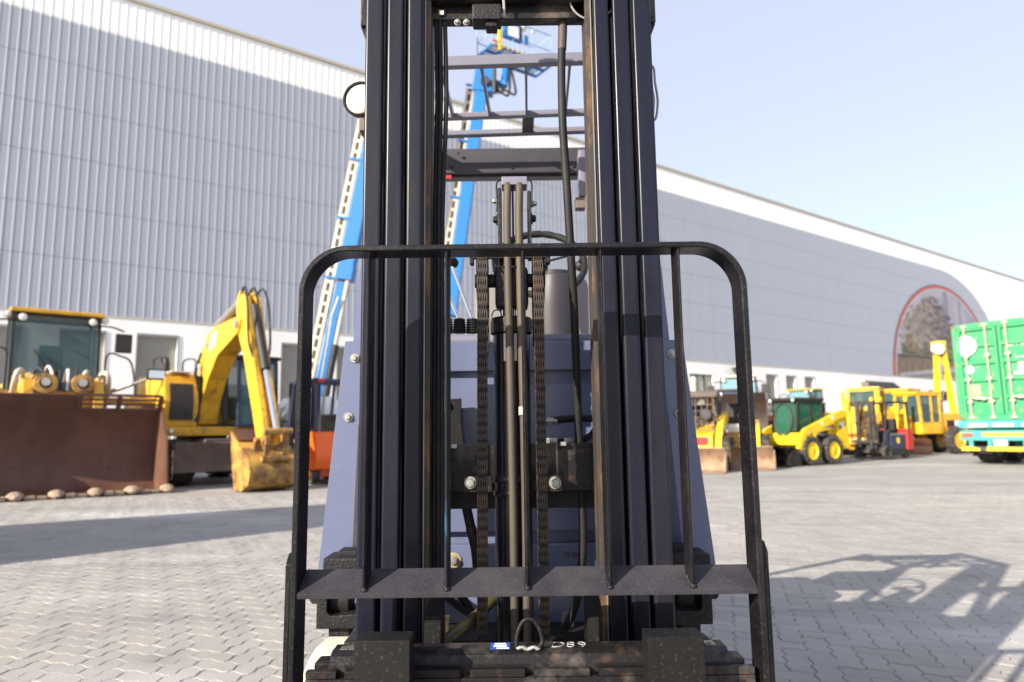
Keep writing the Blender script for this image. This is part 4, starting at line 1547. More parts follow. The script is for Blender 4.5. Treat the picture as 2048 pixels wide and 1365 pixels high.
for s in (-1, 1):
    MB().box(.45, .47, s * .45, s * 1.15, .22, .72).build('mudflap', RUBBER, tr, smooth=0)
    for x in (1.15, 2.45):
        wheel(tr, x, s * .93, .50, .52, TEAL, s, 0, .5)
ct = thing('shipping_container', 'green shipping container with white locking bars and white dots on its doors', 'container', (ct_loc[0], ct_loc[1], 0), ct_rz, 'shipping containers')
def container(o, z0, hh, L, paint, rust, doors=True):
    w = 1.22
    z1 = z0 + hh
    m = MB()
    for x in (.0, L - .12):
        for y in (-w, w - .12): m.box(x, x + .12, y, y + .12, z0 + .1, z1 - .1, .01)
    for y in (-w, w - .1):
        m.box(.12, L - .12, y, y + .1, z0, z0 + .14)
        m.box(.12, L - .12, y, y + .1, z1 - .08, z1)
    for x in (0, L - .1):
        m.box(x, x + .1, -w + .12, w - .12, z0, z0 + .15)
        m.box(x, x + .1, -w + .12, w - .12, z1 - .14, z1)
    m.build('frame', paint, o)
    for y in (-w, w):
        for z in (z0 + .12,):
            MB().box(-.003, .012, y - .003, y + .003, z, z1 - .12).build('rusty_edge', rust, o, smooth=0)
            MB().box(-.006, -.0005, y - (.02 if y > 0 else .002), y + (.002 if y > 0 else .02), z, z1 - .12).build('rusty_edge', rust, o, smooth=0)
    for x in (-.004, L - .17):
        for y in (-w - .004, w - .166):
            for z in (z0 - .003, z1 - .115):
                MB().box(x, x + .174, y, y + .17, z, z + .118, .012).build('corner_casting', rust, o)
    for s in (-1, 1):
        vs_, fs_ = [], []
        n = int((L - .24) / .28)
        xs = []
        for k in range(n):
            x = .12 + (L - .24) * k / n
            p = (L - .24) / n
            xs += [(x, 0), (x + p * .25, 0), (x + p * .5, .036), (x + p * .75, .036)]
        xs.append((L - .12, 0))
        for x, d in xs: vs_.append((x, s * (w - .02 - d), z0 + .14))
        for x, d in xs: vs_.append((x, s * (w - .02 - d), z1 - .08))
        q = len(xs)
        for k in range(q - 1): fs_.append((k, k + 1, q + k + 1, q + k))
        me = bpy.data.meshes.new('side_wall')
        me.from_pydata(vs_, [], fs_)
        me.materials.append(paint)
        inst(me, 'side_wall', o)
    MB().box(.1, L - .1, -w + .06, w - .06, z1 - .05, z1 - .02).build('roof', paint, o, smooth=0)
    MB().box(.1, L - .1, -w + .06, w - .06, z0 + .1, z0 + .14).build('floor', DARK, o, smooth=0)
    MB().box(L - .09, L - .05, -w + .12, w - .12, z0 + .14, z1 - .13).build('front_wall', paint, o, smooth=0)
    out = []
    for s in (1, -1):
        ya, yb_ = (.012, w - .125) if s > 0 else (-w + .125, -.012)
        vs_, fs_ = [], []
        zs = []
        zb, zt_ = z0 + .16, z1 - .15
        n = 5
        p = (zt_ - zb) / n
        for k in range(n):
            z = zb + p * k
            zs += [(z, .02), (z + p * .09, .02), (z + p * .14, .09), (z + p * .86, .09), (z + p * .91, .02)]
        zs.append((zt_, .02))
        for z, d in zs: vs_.append((d, ya + .09, z))
        for z, d in zs: vs_.append((d, yb_ - .09, z))
        q = len(zs)
        for k in range(q - 1): fs_.append((k, k + 1, q + k + 1, q + k))
        me = bpy.data.meshes.new('door')
        me.from_pydata(vs_, [], fs_)
        me.materials.append(paint)
        d_ = inst(me, 'door', o)
        m = MB()
        m.box(.012, .08, ya, ya + .0895, zb, zt_, .006)
        m.box(.012, .08, yb_ - .0895, yb_, zb, zt_, .006)
        m.box(.014, .08, ya + .09, yb_ - .09, zb - .0, zb + .06)
        m.box(.014, .08, ya + .09, yb_ - .09, zt_ - .06, zt_)
        m.build('door_frame', paint, d_)
        for f in (.25, .78):
            y = ya + (yb_ - ya) * f
            m = MB()
            m.cyl((-.03, y, z0 + .05), (-.03, y, z1 - .05), .024, 10)
            for z in (z0 + .08, z0 + .55, z0 + hh * .42, z0 + hh * .66, z1 - .08):
                m.box(-.052, .012, y - .07, y + .07, z - .04, z + .04, .008)
            lk = m.build('lock_bar', LOCK, d_)
            m = MB()
            zh = z0 + .62 + .05 * f
            m.box(-.062, -.045, y - .02, y + .38 * (1 if f < .5 else -1), zh - .022, zh + .022, .006)
            m.cbox((-.05, y + .2 * (1 if f < .5 else -1), zh), (.05, .1, .1), .012)
            m.build('handle', LOCK, lk)
        MB().box(-.0, .011, ya - .008 if s > 0 else yb_ - .002, ya + .002 if s > 0 else yb_ + .008, zb, zt_).build('gasket', RUBBER, d_, smooth=0)
        for k in range(4):
            z = zb + (zt_ - zb) * (.1 + .27 * k)
            y = yb_ if s > 0 else ya
            MB().box(-.012, .03, y - .03, y + .05 if s > 0 else y + .03, z - .05, z + .05, .008).build('hinge', paint, d_)
        out.append(d_)
    return out
Zc = 1.30
dl, dr = container(ct, Zc, 2.9, 6.06, GREEN, RUSTG)
def dot(par, y, z, r, m_, x=.088, n=28):
    return MB().lathe([(r, 0), (r, .003), (0, .0035)], (x, y, z), (-1, 0, 0), n).build('white_dot', m_, par, smooth=0)
dd = dot(dl, .86, Zc + 2.24, .30, WHITE, .018)
MB().lathe([(.04, 0), (.04, .002), (0, .0022)], (.0135, .86, Zc + 2.24), (-1, 0, 0), 14).build('dot_centre', GREEN, dd, smooth=0)
dot(dl, .84, Zc + 1.52, .12, WHITE)
MB().box(.085, .0885, .60, .86, Zc + .72, Zc + 1.05).build('worn_label', mat('worn_label_tan', (.40, .38, .20), .7), dl, smooth=0)
MB().box(.085, .0885, .26, .36, Zc + .88, Zc + 1.06).build('worn_label', mat('worn_label_tan', (.4, .38, .2), .7), dl, smooth=0)
RT = Matrix(((0, 0, -1), (-1, 0, 0), (0, 1, 0))).to_4x4()
text('marking', 'EITU', .24, WHITE, dr, Matrix.Translation((.086, -.45, Zc + 2.2)) @ RT, .002)
for k, wd_ in enumerate((.5, .34, .30, .42)):
    MB().box(.084, .0875, -.62, -.62 + wd_ * .6, Zc + 1.30 + .14 * k, Zc + 1.38 + .14 * k).build('marking_line', WHITE, dr, smooth=0)

# unseen stand-in container, added past the left edge to throw the long shadow
BLUEC = mat('container_slate', (.10, .13, .17), .5, 0, (.14, .16, .19), 1.5, .6, col3=(.2, .12, .07), scale3=3, amt3=.3)
az = math.degrees(math.atan2(.51, .86))
sc_ = thing('shipping_container', 'unseen slate coloured container added beyond the left edge to cast the long shadow', 'container', (0, 0, 0), az + 180, 'shipping containers')
mid = Vector((-6.35, 6.40))
sc_.location = (mid.x, mid.y, 0)
container(sc_, 0.02, 2.59, 6.06, BLUEC, RUSTG)

# ------------------------------------------------------------------ the forklift in front
YM = 1.56       # front face of the mast rails
YB = 1.34       # front face of the load backrest
fk = thing('forklift', 'large grey forklift in the foreground with tall black mast, rusty chains and black load backrest', 'forklift', (0, 1.9, 0), worldbuilt=True)
def X(px, py, Y): return P(px, py, Y).x
def Z(py, Y, px=1024): return P(px, py, Y).z

# mast rails: three nested I-section channels each side
ZT = 2.72
def rail(name, xa, xb, y0, z0, side):
    m = MB()
    w = xb - xa
    xm = (xa + xb) / 2
    m.box(xa, xb, y0, y0 + .020, z0, ZT, .0075, None, 3)
    m.box(xa, xb, y0 + .125, y0 + .145, z0, ZT, .005)
    m.box(xm - w * .22, xm + w * .22, y0 + .0195, y0 + .1255, z0, ZT)
    return m.build(name, RAIL, fk)
for s in (-1, 1):
    o3, o2, o1 = [(s * a, s * b) for a, b in ((.2095, .2475), (.2575, .2985), (.3085, .3535))]
    rail('outer_rail', min(o1), max(o1), YM + .012, .10, s)
    rail('middle_rail', min(o2), max(o2), YM + .006, .13, s)
    ir = rail('inner_rail', min(o3), max(o3), YM, .16, s)
    tr = MB().box(s * .2085, s * .1915, YM + .022, YM + .10, .2, ZT, .002)
    tr.build('roller_track', RUST, ir)
    # thin pale strip painting a highlight along the flange fillet
    tr = MB().box(s * .2052 - .0012, s * .2052 + .0012, YM + .0215, YM + .03, .25, ZT)
    tr.build('flange_highlight', GREYM, ir, smooth=0)

# upper tie brackets outside the mast
for s in (-1, 1):
    m = MB()
    m.box(s * .350, s * .375, YM + .05, YM + .15, Z(70, 1.66), ZT, .004)
    m.prism([(s * .350, Z(70, 1.66)), (s * .375, Z(70, 1.66)), (s * .350, Z(112, 1.66))], 'y', YM + .06, YM + .14)
    m.build('tie_bracket', CARR, fk)

# top crossmember with bolts, block and hose pulley
m = MB()
m.box(-.2085, .2085, YM + .05, YM + .085, Z(42, 1.62), Z(-25, 1.62), .003)
m.box(-.2085, .2085, YM + .02, YM + .05, Z(8, 1.6), Z(-25, 1.6), .003)
cm = m.build('upper_crossmember', CARR, fk)
m = MB()
a, b = P(945, 22, YM + .03), P(1003, 52, YM + .03)
m.box(a.x, b.x, YM + .0, YM + .05, b.z, a.z, .006)
a, b = P(972, 50, YM + .03), P(995, 62, YM + .03)
m.box(a.x, b.x, YM + .01, YM + .045, b.z, a.z + .004, .004)
m.build('stop_block', CAST, cm)
for px in (915, 933):
    m = MB()
    c = P(px, 46, YM + .045)
    hexbolt(m, c, .0065, (0, -1, 0), 1.35, .007)
    m.build('bolt', ZINC, cm)
c = P(883, 26, YM + .045)
MB().cbox(c, (.012, .004, .012)).build('grease_mark', CREAMM, cm, smooth=0)
m = MB()
a = P(1006, -20, YM + .018)
b = P(1009, 36, YM + .018)
m.beam(a, b, .006, .006, .001)
m.build('rod_end', GREYM, cm)
c = P(1183, 6, YM + .055)
m = MB()
m.lathe([(.012, -.016), (.058, -.016), (.060, -.012), (.050, -.006), (.050, .006), (.060, .012), (.058, .016), (.012, .016)], c, (0, 1, 0), 40)
hp = m.build('hose_pulley', CAST, fk)
m = MB()
m.lathe([(.0595, -.0175), (.0585, -.0185), (.0555, -.0185), (.0545, -.0175)], c, (0, 1, 0), 40)
m.build('pulley_rim', GREYM, hp)

# thick lift hose on the right, hose guide on the left
pts = [(1140, -60), (1131, -10), (1126, 45), (1123, 130), (1125, 240), (1132, 350), (1140, 480), (1148, 620), (1153, 740), (1157, 860), (1162, 960), (1166, 1060), (1163, 1130), (1150, 1215), (1118, 1275)]
def smoothpts(pts, k=4):
    out = []
    n = len(pts)
    for i in range(n - 1):
        p0, p1, p2, p3 = pts[max(i - 1, 0)], pts[i], pts[i + 1], pts[min(i + 2, n - 1)]
        for j in range(k):
            t = j / k
            out.append(.5 * ((2 * p1) + (p2 - p0) * t + (2 * p0 - 5 * p1 + 4 * p2 - p3) * t * t + (3 * p1 - p0 - 3 * p2 + p3) * t ** 3))
    out.append(pts[-1])
    return out
def hose(name, plist, r, m, parent=None, n=10, k=4):
    return MB().tube(smoothpts([P(a, b, c) for a, b, c in plist], k), r, n).build(name, m, parent or fk, smooth=60)
h_ = hose('lift_hose', [(a, b, YM + .075 + .1 * max(0, min(1, (b - 500) / 350))) for a, b in pts], .0104, RUBBER)
c0, c1 = P(1126, 30, YM + .075), P(1124, 100, YM + .075)
MB().tube([c0, c0.lerp(c1, .5), c1], [.0112, .0118, .0112], 12).build('hose_sleeve', HOSE, h_)
hg = MB()
for i, dx in enumerate((-.008, 0.002, .011)):
    pp = []
    for z_ in range(0, 21):
        z = .62 + (ZT - .62) * z_ / 20
        bulge = .010 * max(0, min(1, (z - 1.7) / .25)) * (1 - max(0, min(1, (z - 2.02) / .4)))
        pp.append((-.1775 + dx * .95 + (bulge if i == 2 else bulge * .5), YM + .06 - .004 * (i % 2), z))
    hg.tube(pp, .0058, 8)
hg.build('hose_bundle', RUBBER, fk, smooth=60)

# ---- lift cylinder
cyx, cyy = X(1025, 850, 1.665), 1.665
m = MB()
m.lathe([(.042, .2), (.0445, .22), (.0445, Z(672, cyy))], (cyx, cyy, 0), (0, 0, 1), 36)
cyl = m.build('lift_cylinder', CYL, fk)
zc0, zc1 = Z(668, cyy), Z(638, cyy)
m = MB()
m.lathe([(.0445, zc0 - .004), (.0515, zc0), (.0515, zc1 - .004), (.049, zc1), (.03, zc1)], (cyx, cyy, 0), (0, 0, 1), 36)
m.build('cylinder_gland', CAST, cyl)
MB().lathe([(.026, zc1 - .01), (.026, Z(590, cyy))], (cyx, cyy, 0), (0, 0, 1), 28).build('piston_rod', CHROME, cyl)
for px, dz in ((1010, 0), (1031, .002)):
    a, b = P(px - 3, 667, cyy - .0452), P(px + 3, 722, cyy - .0452)
    M_ = Matrix.Rotation(0, 4, 'Z')
    xx = (a.x + b.x) / 2 - cyx
    y_ = cyy - math.sqrt(.0449 ** 2 - xx ** 2) - .0008
    lab = MB().cbox(((a.x + b.x) / 2, y_, (a.z + b.z) / 2), (.006, .0012, a.z - b.z), 0, ('Z', math.degrees(math.atan2(xx, .0445))))
    lo = lab.build('label', WHITE, cyl, smooth=0)
    tk = MB()
    for k in range(14):
        z = b.z + (a.z - b.z) * (k + .5) / 14
        tk.cbox(((a.x + b.x) / 2, y_ - .0008, z), (.0035 - .0015 * (k % 3 == 0), .0008, .0012))
    tk.build('print', DARK, lo, smooth=0)
# small wire guide loop next to the gland
hose('wire_loop', [(984, 645, 1.64), (984, 630, 1.63), (990, 621, 1.625), (1000, 622, 1.63), (1003, 632, 1.64)], .0018, ZINC, cyl, 6)
# clamp holding the cylinder to the lower crossmember
m = MB()
for py in (958, 987):
    z = Z(py, 1.64)
    m.lathe([(.044, -.007), (.0485, -.006), (.050, 0), (.0485, .006), (.044, .007)], (cyx, cyy, z), (0, 0, 1), 36)
zl, zh = Z(984, 1.66), Z(952, 1.66)
m.box(X(928, 967, 1.66), X(984, 967, 1.66), 1.652, 1.672, zl, zh, .003)
m.box(X(1062, 967, 1.66), X(1124, 967, 1.66), 1.652, 1.672, zl, zh, .003)
cl = m.build('cylinder_clamp', CARR, cyl)
for px in (941, 1110):
    m = MB()
    hexbolt(m, P(px, 966, 1.652), .0115, (0, -1, 0), 1.3, .012)
    m.build('bolt', ZINC, cl)

# ---- lower crossmember
m = MB()
m.box(-.2085, .2085, 1.70, 1.722, Z(984, 1.7), Z(888, 1.7), .004)
lc = m.build('lower_crossmember', CARR, fk)
m = MB().box(-.2085, .2085, 1.735, 1.80, Z(1017, 1.74), Z(975, 1.74), .003)  # black box put in as the shade below the crossmember
m.build('crossmember_shade', CAST, lc)
for px, py in ((1126, 888), (908, 893)):
    a = P(px, py, 1.69)
    MB().cbox(a, (.016, .014, .010), .002).build('cable_clip', ZINC, lc)

# ---- cylinder head: yoke, chain sheaves, hose rollers
zy = Z(562, 1.65)
m = MB()
a, b = P(985, 535, 1.63), P(1062, 616, 1.63)
m.box(a.x + .006, b.x - .006, 1.618, 1.69, b.z, a.z, .012)
m.box(X(998, 520, 1.65), X(1050, 520, 1.65), 1.63, 1.68, Z(545, 1.65), Z(505, 1.65), .006)
m.cyl((X(950, 562, 1.65), 1.65, zy), (X(1090, 562, 1.65), 1.65, zy), .017, 18)
yoke = m.build('lift_yoke', CAST, fk)
m = MB()
for q in (0, 1):
    pa = (985 + q * 1, 536)
hose('guard_wire', [(985, 500, 1.61), (985, 522, 1.605), (992, 533, 1.6), (1010, 535, 1.6), (1040, 534, 1.6)], .0028, CAST, yoke, 6)
SHR = .052
for px in (965, 1077):
    cx = X(px, 562, 1.65)
    m = MB()
    m.lathe([(.02, -.013), (SHR + .006, -.013), (SHR + .007, -.0115), (SHR, -.0095), (SHR, .0095), (SHR + .007, .0115), (SHR + .006, .013), (.02, .013)], (cx, 1.65, zy), (1, 0, 0), 36)
    m.build('chain_sheave', CAST, yoke)
# bracket above the sheaves: angle lip across behind the backrest bar
m = MB()
a, b = P(940, 505, 1.62), P(1100, 520, 1.62)
m.box(a.x, b.x, 1.60, 1.612, b.z, a.z, .002)
for px0, px1 in ((940, 948), (1092, 1100)):
    m.box(X(px0, 520, 1.62), X(px1, 520, 1.62), 1.6, 1.63, Z(530, 1.62), a.z, .002)
m.build('chain_guard', CAST, yoke)
# upright carrier for the hose pulley
m = MB()
for x0, x1, yt, yb in ((996, 1004, 384, 520), (1055, 1062, 390, 520)):
    m.box(X(x0, 450, 1.645), X(x1, 450, 1.645), 1.615, 1.665, Z(yb, 1.645), Z(yt, 1.645), .002)
m.box(X(1024, 450, 1.645), X(1028, 450, 1.645), 1.62, 1.66, Z(500, 1.645), Z(378, 1.645))
car = m.build('hose_roller_carrier', CAST, fk)
a, b = P(1003, 356, 1.62), P(1054, 372, 1.62)
MB().box(a.x, b.x, 1.61, 1.66, b.z, a.z, .003).build('carrier_cap', GUARD, car)
hose('guard_wire', [(994, 424, 1.62), (994, 400, 1.618), (993, 372, 1.618), (997, 362, 1.618), (1010, 360, 1.618)], .0022, CAST, car, 6)
hose('guard_wire', [(1048, 360, 1.618), (1060, 362, 1.618), (1064, 372, 1.618), (1063, 400, 1.618), (1064, 415, 1.62)], .0022, CAST, car, 6)
for px, py, d in ((995, 403, -1), (1064, 408, 1), (996, 440, -1), (1062, 438, 1)):
    m = MB()
    hexbolt(m, P(px, py, 1.64), .0065 + (.003 if py > 420 else 0), (d, -.15, 0), 1.5, .009)
    m.build('bolt', ZINC if py < 420 else CAST, car)
for xs in ((1015, 1014, 1016, 1020, 1023, 1027, 1030), (1039, 1038, 1040, 1044, 1048, 1052, 1055)):
    ys = (378, 440, 560, 720, 860, 1060, 1290)
    z0 = 1.604
    top = [(xs[0], 384, 1.648), (xs[0], 374, 1.63), (xs[0], 376, 1.612)]
    hose('hydraulic_hose', top + [(x, y, z0) for x, y in zip(xs[1:], ys[1:])], .0093, HOSE, None, 12)
c = P(1044.5, 822, 1.594)
MB().cbox(c, (.0165, .003, .020), .001).build('hose_tag', CREAMM, fk)

# ---- lift chains
PITCH = .0195
def link_mesh(k):
    m = MB()
    r = .0108
    def plate(x, z0, z1, t=.0025):
        pr = []
        for i in range(7): pr.append((math.cos(math.pi * i / 6) * r, z1 + math.sin(math.pi * i / 6) * r))
        for i in range(7): pr.append((-math.cos(math.pi * i / 6) * r, z0 - math.sin(math.pi * i / 6) * r))
        m.prism(pr, 'x', x - t / 2, x + t / 2)
    h = PITCH / 2
    xs = (-.0106, -.0053, 0, .0053, .0106) if k else (-.00795, -.00265, .00265, .00795)
    for x in xs: plate(x, -h, h)
    m.cyl((-.0122, 0, h), (.0122, 0, h), .0035, 8)
    return m.mesh('link', CHAIN if k else CHAIND, 0)
LK = [link_mesh(0), link_mesh(1)]
yc = 1.65 - SHR - .0085
offm = Matrix.Translation(-OFF[fk.name])
for px, pxb in ((965, 965), (1077, 1089)):
    cx, cb = X(px, 600, yc), X(pxb, 1255, yc)
    ce = bpy.data.objects.new('lift_chain', None)
    ce.empty_display_size = .1
    COL.objects.link(ce)
    ce.parent = fk
    z = zy
    zend = Z(1290, yc)
    i = 0
    while z > zend:
        t = (zy - z) / (zy - zend)
        x = cx + (cb - cx) * t
        inst(LK[i % 2], 'link', ce, offm @ Matrix.Translation((x, yc, z)) @ Matrix.Rotation(rad(random.uniform(-1.2, 1.2)), 4, 'Y'))
        z -= PITCH
        i += 1
    rr = SHR + .0085
    da = PITCH / rr
    for k in range(1, 9):
        a = da * k
        inst(LK[k % 2], 'link', ce, offm @ Matrix.Translation((cx, 1.65 - rr * math.cos(a), zy + rr * math.sin(a))) @ Matrix.Rotation(-a, 4, 'X'))
    for k in range(0, 9):
        inst(LK[k % 2], 'link', ce, offm @ Matrix.Translation((cx, 1.65 + rr, zy - k * PITCH)))

# ---- load backrest
XL, XR = -.4255, .4725
ZTOP = Z(487, YB)
TH, DP = .012, .064
br = bpy.data.objects.new('load_backrest', None)
br.empty_display_size = .2
COL.objects.link(br)
br.parent = fk
Rr = .095
path = [(XL + TH / 2, .55)]
path += [(XL + TH / 2, ZTOP - Rr - .25)]
path += arc((XL + Rr, ZTOP - Rr), Rr - TH / 2, 180, 90, 14)
path += arc((XR - Rr, ZTOP - Rr), Rr - TH / 2, 90, 0, 14)
path += [(XR - TH / 2, ZTOP - Rr - .25), (XR - TH / 2, .55)]
b_ = .0022
hw, hd = TH / 2, DP / 2
rect = [(hw - b_, -hd), (hw, -hd + b_), (hw, hd - b_), (hw - b_, hd), (-hw + b_, hd), (-hw, hd - b_), (-hw, -hd + b_), (-hw + b_, -hd)]
# ref u must stay in-plane: build with w along Y
m = MB()
pts3 = [Vector((a, YB + DP / 2, c)) for a, c in path]
rings = []
for i, p in enumerate(pts3):
    t = (pts3[min(i + 1, len(pts3) - 1)] - pts3[max(i - 1, 0)]).normalized()
    u = Vector((t.z, 0, -t.x))
    rings.append([m.bm.verts.new(p + u * a + Vector((0, 1, 0)) * c) for a, c in rect])
fs = []
for A, Bv in zip(rings, rings[1:]):
    for j in range(8):
        q = (j + 1) % 8
        fs.append(m.bm.faces.new([A[j], A[q], Bv[q], Bv[j]]))
fs.append(m.bm.faces.new(rings[0][::-1]))
fs.append(m.bm.faces.new(rings[-1]))
bmesh.ops.recalc_face_normals(m.bm, faces=fs)
m.build('frame', BLACK, br, smooth=30)
# tilted lower plate
zf, zb = Z(1184, YB), Z(1134, YB + .062)
m = MB()
m.prism([(YB + .002, zf), (YB + .062, zb), (YB + .066, zb - .008), (YB + .003, zf - .010)], 'x', XL + TH + .0003, XR - TH - .0003, .0012)
m.build('lower_plate', PLATE, br)
for x0, y0_, x1, y1_ in ((735, 506, 728, 1178), (891, 503, 894, 1175), (1046, 499, 1055, 1172), (1203, 495, 1220, 1170), (1357, 492, 1388, 1168)):
    xa, xb_ = X(x0, y0_, YB), X(x1, y1_, YB)
    x = (xa + xb_) / 2
    m = MB()
    w = .0042
    dpt = .052
    prof = [(x - w, YB + .012), (x - w * .6, YB + .006), (x, YB + .004), (x + w * .6, YB + .006), (x + w, YB + .012), (x + w, YB + dpt), (x - w, YB + dpt)]
    m.prism(prof, 'z', zf + .010, ZTOP - TH + .001, 0)
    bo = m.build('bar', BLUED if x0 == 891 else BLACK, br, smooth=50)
    wd = MB()
    for k in range(7):
        wd.ball((x + random.uniform(-.001, .001), YB + .006 + k * .004, zf + .004 + k * .0022), .0062, (1.05, .7, .8), 8)
    wd.build('weld', CARR, bo, smooth=80)
    wd = MB()
    for k in range(5):
        wd.ball((x + random.uniform(-.001, .001), YB + .010 + k * .006, ZTOP - TH - .0015), .0055, (1, .9, .6), 8)
    wd.build('weld', CARR, bo, smooth=80)
for s, xx, pt in ((-1, XL, 1108), (1, XR, 1094)):
    m = MB()
    z0 = Z(pt, YB + .03)
    m.prism([(YB + .012, .5), (YB + .058, .5), (YB + .058, z0 + .006), (YB + .030, z0 + .006), (YB + .012, z0 - .012)], 'x', xx + s * .0008, xx + s * .014, .002)
    so_ = m.build('side_strap', BLACK, br)
    wd = MB()
    zz_ = [.52 + k * .0065 for k in range(int((z0 - .03 - .52) / .0065))]
    wd.tube([(xx + s * .0045, YB + .0115, q) for q in zz_], [.0042 + .0012 * (k % 2) for k in range(len(zz_))], 8)
    wd.build('weld', BLACK, so_, smooth=80)

# ---- carriage
cg = bpy.data.objects.new('carriage', None)
cg.empty_display_size = .2
COL.objects.link(cg)
cg.parent = fk
zt = Z(1284, 1.435)
xa, xb_ = X(664, 1300, 1.39), X(1453, 1300, 1.39)
zl = Z(1338, 1.352)
m = MB()
m.prism([(1.437, zt - .002), (1.432, zt), (1.392, zt), (1.376, zt - .006), (1.368, zt - .018), (1.366, zl + .004), (1.366, zl - .11), (1.437, zl - .11)], 'x', xa, xb_, 0)
m.build('fork_bar', CARR, cg, smooth=30)
for s, x0 in ((-1, xa), (1, xb_)):
    MB().box(x0 - s * .0005, x0 + s * .030, 1.372, 1.42, zt - .075, zt - .016, .006).build('bar_end', CARR, cg)
m = MB()
ya, yb_ = 1.348, 1.3655
x0, x1 = X(610, 1340, ya), X(1510, 1340, ya)
edges = [610, 672, 689, 921, 940, 1050, 1068, 1180, 1199, 1368, 1386, 1510]
xs = [X(e, 1340, ya) for e in edges]
for i in range(0, len(xs), 2):
    m.box(xs[i], xs[i + 1], ya, yb_, zl - .014, zl, .0022)
m.box(x0, x1, ya - .001, yb_, zl - .12, zl - .0145, .0022)
m.build('hook_bar', CARR, cg)
for s, p0, p1 in ((-1, 851, 884), (1, 1174, 1206)):
    m = MB()
    a, b = X(p0, 1240, 1.46), X(p1, 1240, 1.46)
    zt2 = Z(1207, 1.50)
    m.prism([(1.44, zt - .03), (1.44, zt2 - .022), (1.455, zt2 - .012), (1.52, zt2 + .012), (1.525, zt - .03)], 'x', a, b, .0025)
    m.build('carriage_upright', FORKM, cg)
m = MB()
m.box(X(1181, 1240, 1.44), X(1197, 1240, 1.44), 1.43, 1.4395, zt, Z(1235, 1.44), .002)
m.build('roller_cover', CARR, cg)
# lifting eye with weld
hk = hose('lifting_eye', [(1034, 1296, 1.388), (1033, 1280, 1.39), (1038, 1258, 1.392), (1047, 1243, 1.393), (1058, 1238, 1.393), (1069, 1243, 1.393), (1079, 1259, 1.392), (1084, 1277, 1.39), (1084, 1287, 1.388), (1077, 1296, 1.386)], .0046, FORKM, cg, 10)
wd = MB()
for k in range(12):
    p = P(1038 + k * 3.4, 1297 - 2 * math.sin(k * .9), 1.384)
    wd.ball(p, .0052, (1.2, .8, .7), 8)
wd.build('weld', ZINC, hk, smooth=80)
# stickers and hand painted mark on the top face
def topquad(name, p0, p1, m_, y0=1.394, y1=1.428, dz=.0007):
    a, b = X(p0, 1290, 1.41), X(p1, 1290, 1.41)
    return MB().box(a, b, y0, y1, zt, zt + dz).build(name, m_, cg, smooth=0)
st = topquad('blue_sticker', 981, 1020, BLUEP, 1.388)
a, b = X(981, 1290, 1.41), X(1020, 1290, 1.41)
m = MB()
m.box(a + .008, b - .008, 1.418, 1.424, zt + .0007, zt + .0011)
for k in range(9):
    xk = a + .006 + (b - a - .012) * k / 9
    m.box(xk, xk + .0026, 1.402, 1.413, zt + .0007, zt + .0011)
m.box(a + .012, b - .002, 1.390, 1.396, zt + .0007, zt + .0011)
m.build('print', WHITE, st, smooth=0)
for p0, p1 in ((683, 698), (700, 716), (1410, 1428)):
    st = topquad('grey_sticker', p0, p1, GREYM, 1.398, 1.426)
    a, b = X(p0, 1290, 1.41), X(p1, 1290, 1.41)
    m = MB()
    for k in range(3):
        m.box(a + .002, b - .002, 1.401 + k * .008, 1.405 + k * .008, zt + .0007, zt + .001)
    m.build('print', DARK, st, smooth=0)
for ch, px, sh in (('D', 1113, .25), ('8', 1140, .1), ('9', 1166, -.1)):
    text('painted_mark', ch, .046, WPAINT, cg, Matrix.Translation((X(px, 1290, 1.41), 1.410, zt + .0006)) @ Matrix.Diagonal((.85, 1.0, 1, 1)), .0004, sh, -.0012)
# ---- forks
for p0, p1 in ((707, 819), (1297, 1411)):
    YF = 1.262
    xa, xb_ = X(p0, 1330, YF), X(p1, 1330, YF)
    zf_ = Z(1279, YF)
    m = MB()
    poly = [(YF, zf_), (YF, zf_ - .50), (YF - .03, zf_ - .53), (YF - 1.05, zf_ - .545), (YF - 1.05, zf_ - .555), (YF, zf_ - .58), (YF + .045, zf_ - .54), (YF + .055, zf_ + .001)]
    m.prism(poly, 'x', xa, xb_, .0018)
    fo_ = m.build('fork', FORKM, fk)
    MB().box(xa + .012, xb_ - .012, YF + .054, 1.3475, zf_ - .09, zf_ - .012, .003).build('fork_hook', FORKM, fo_)

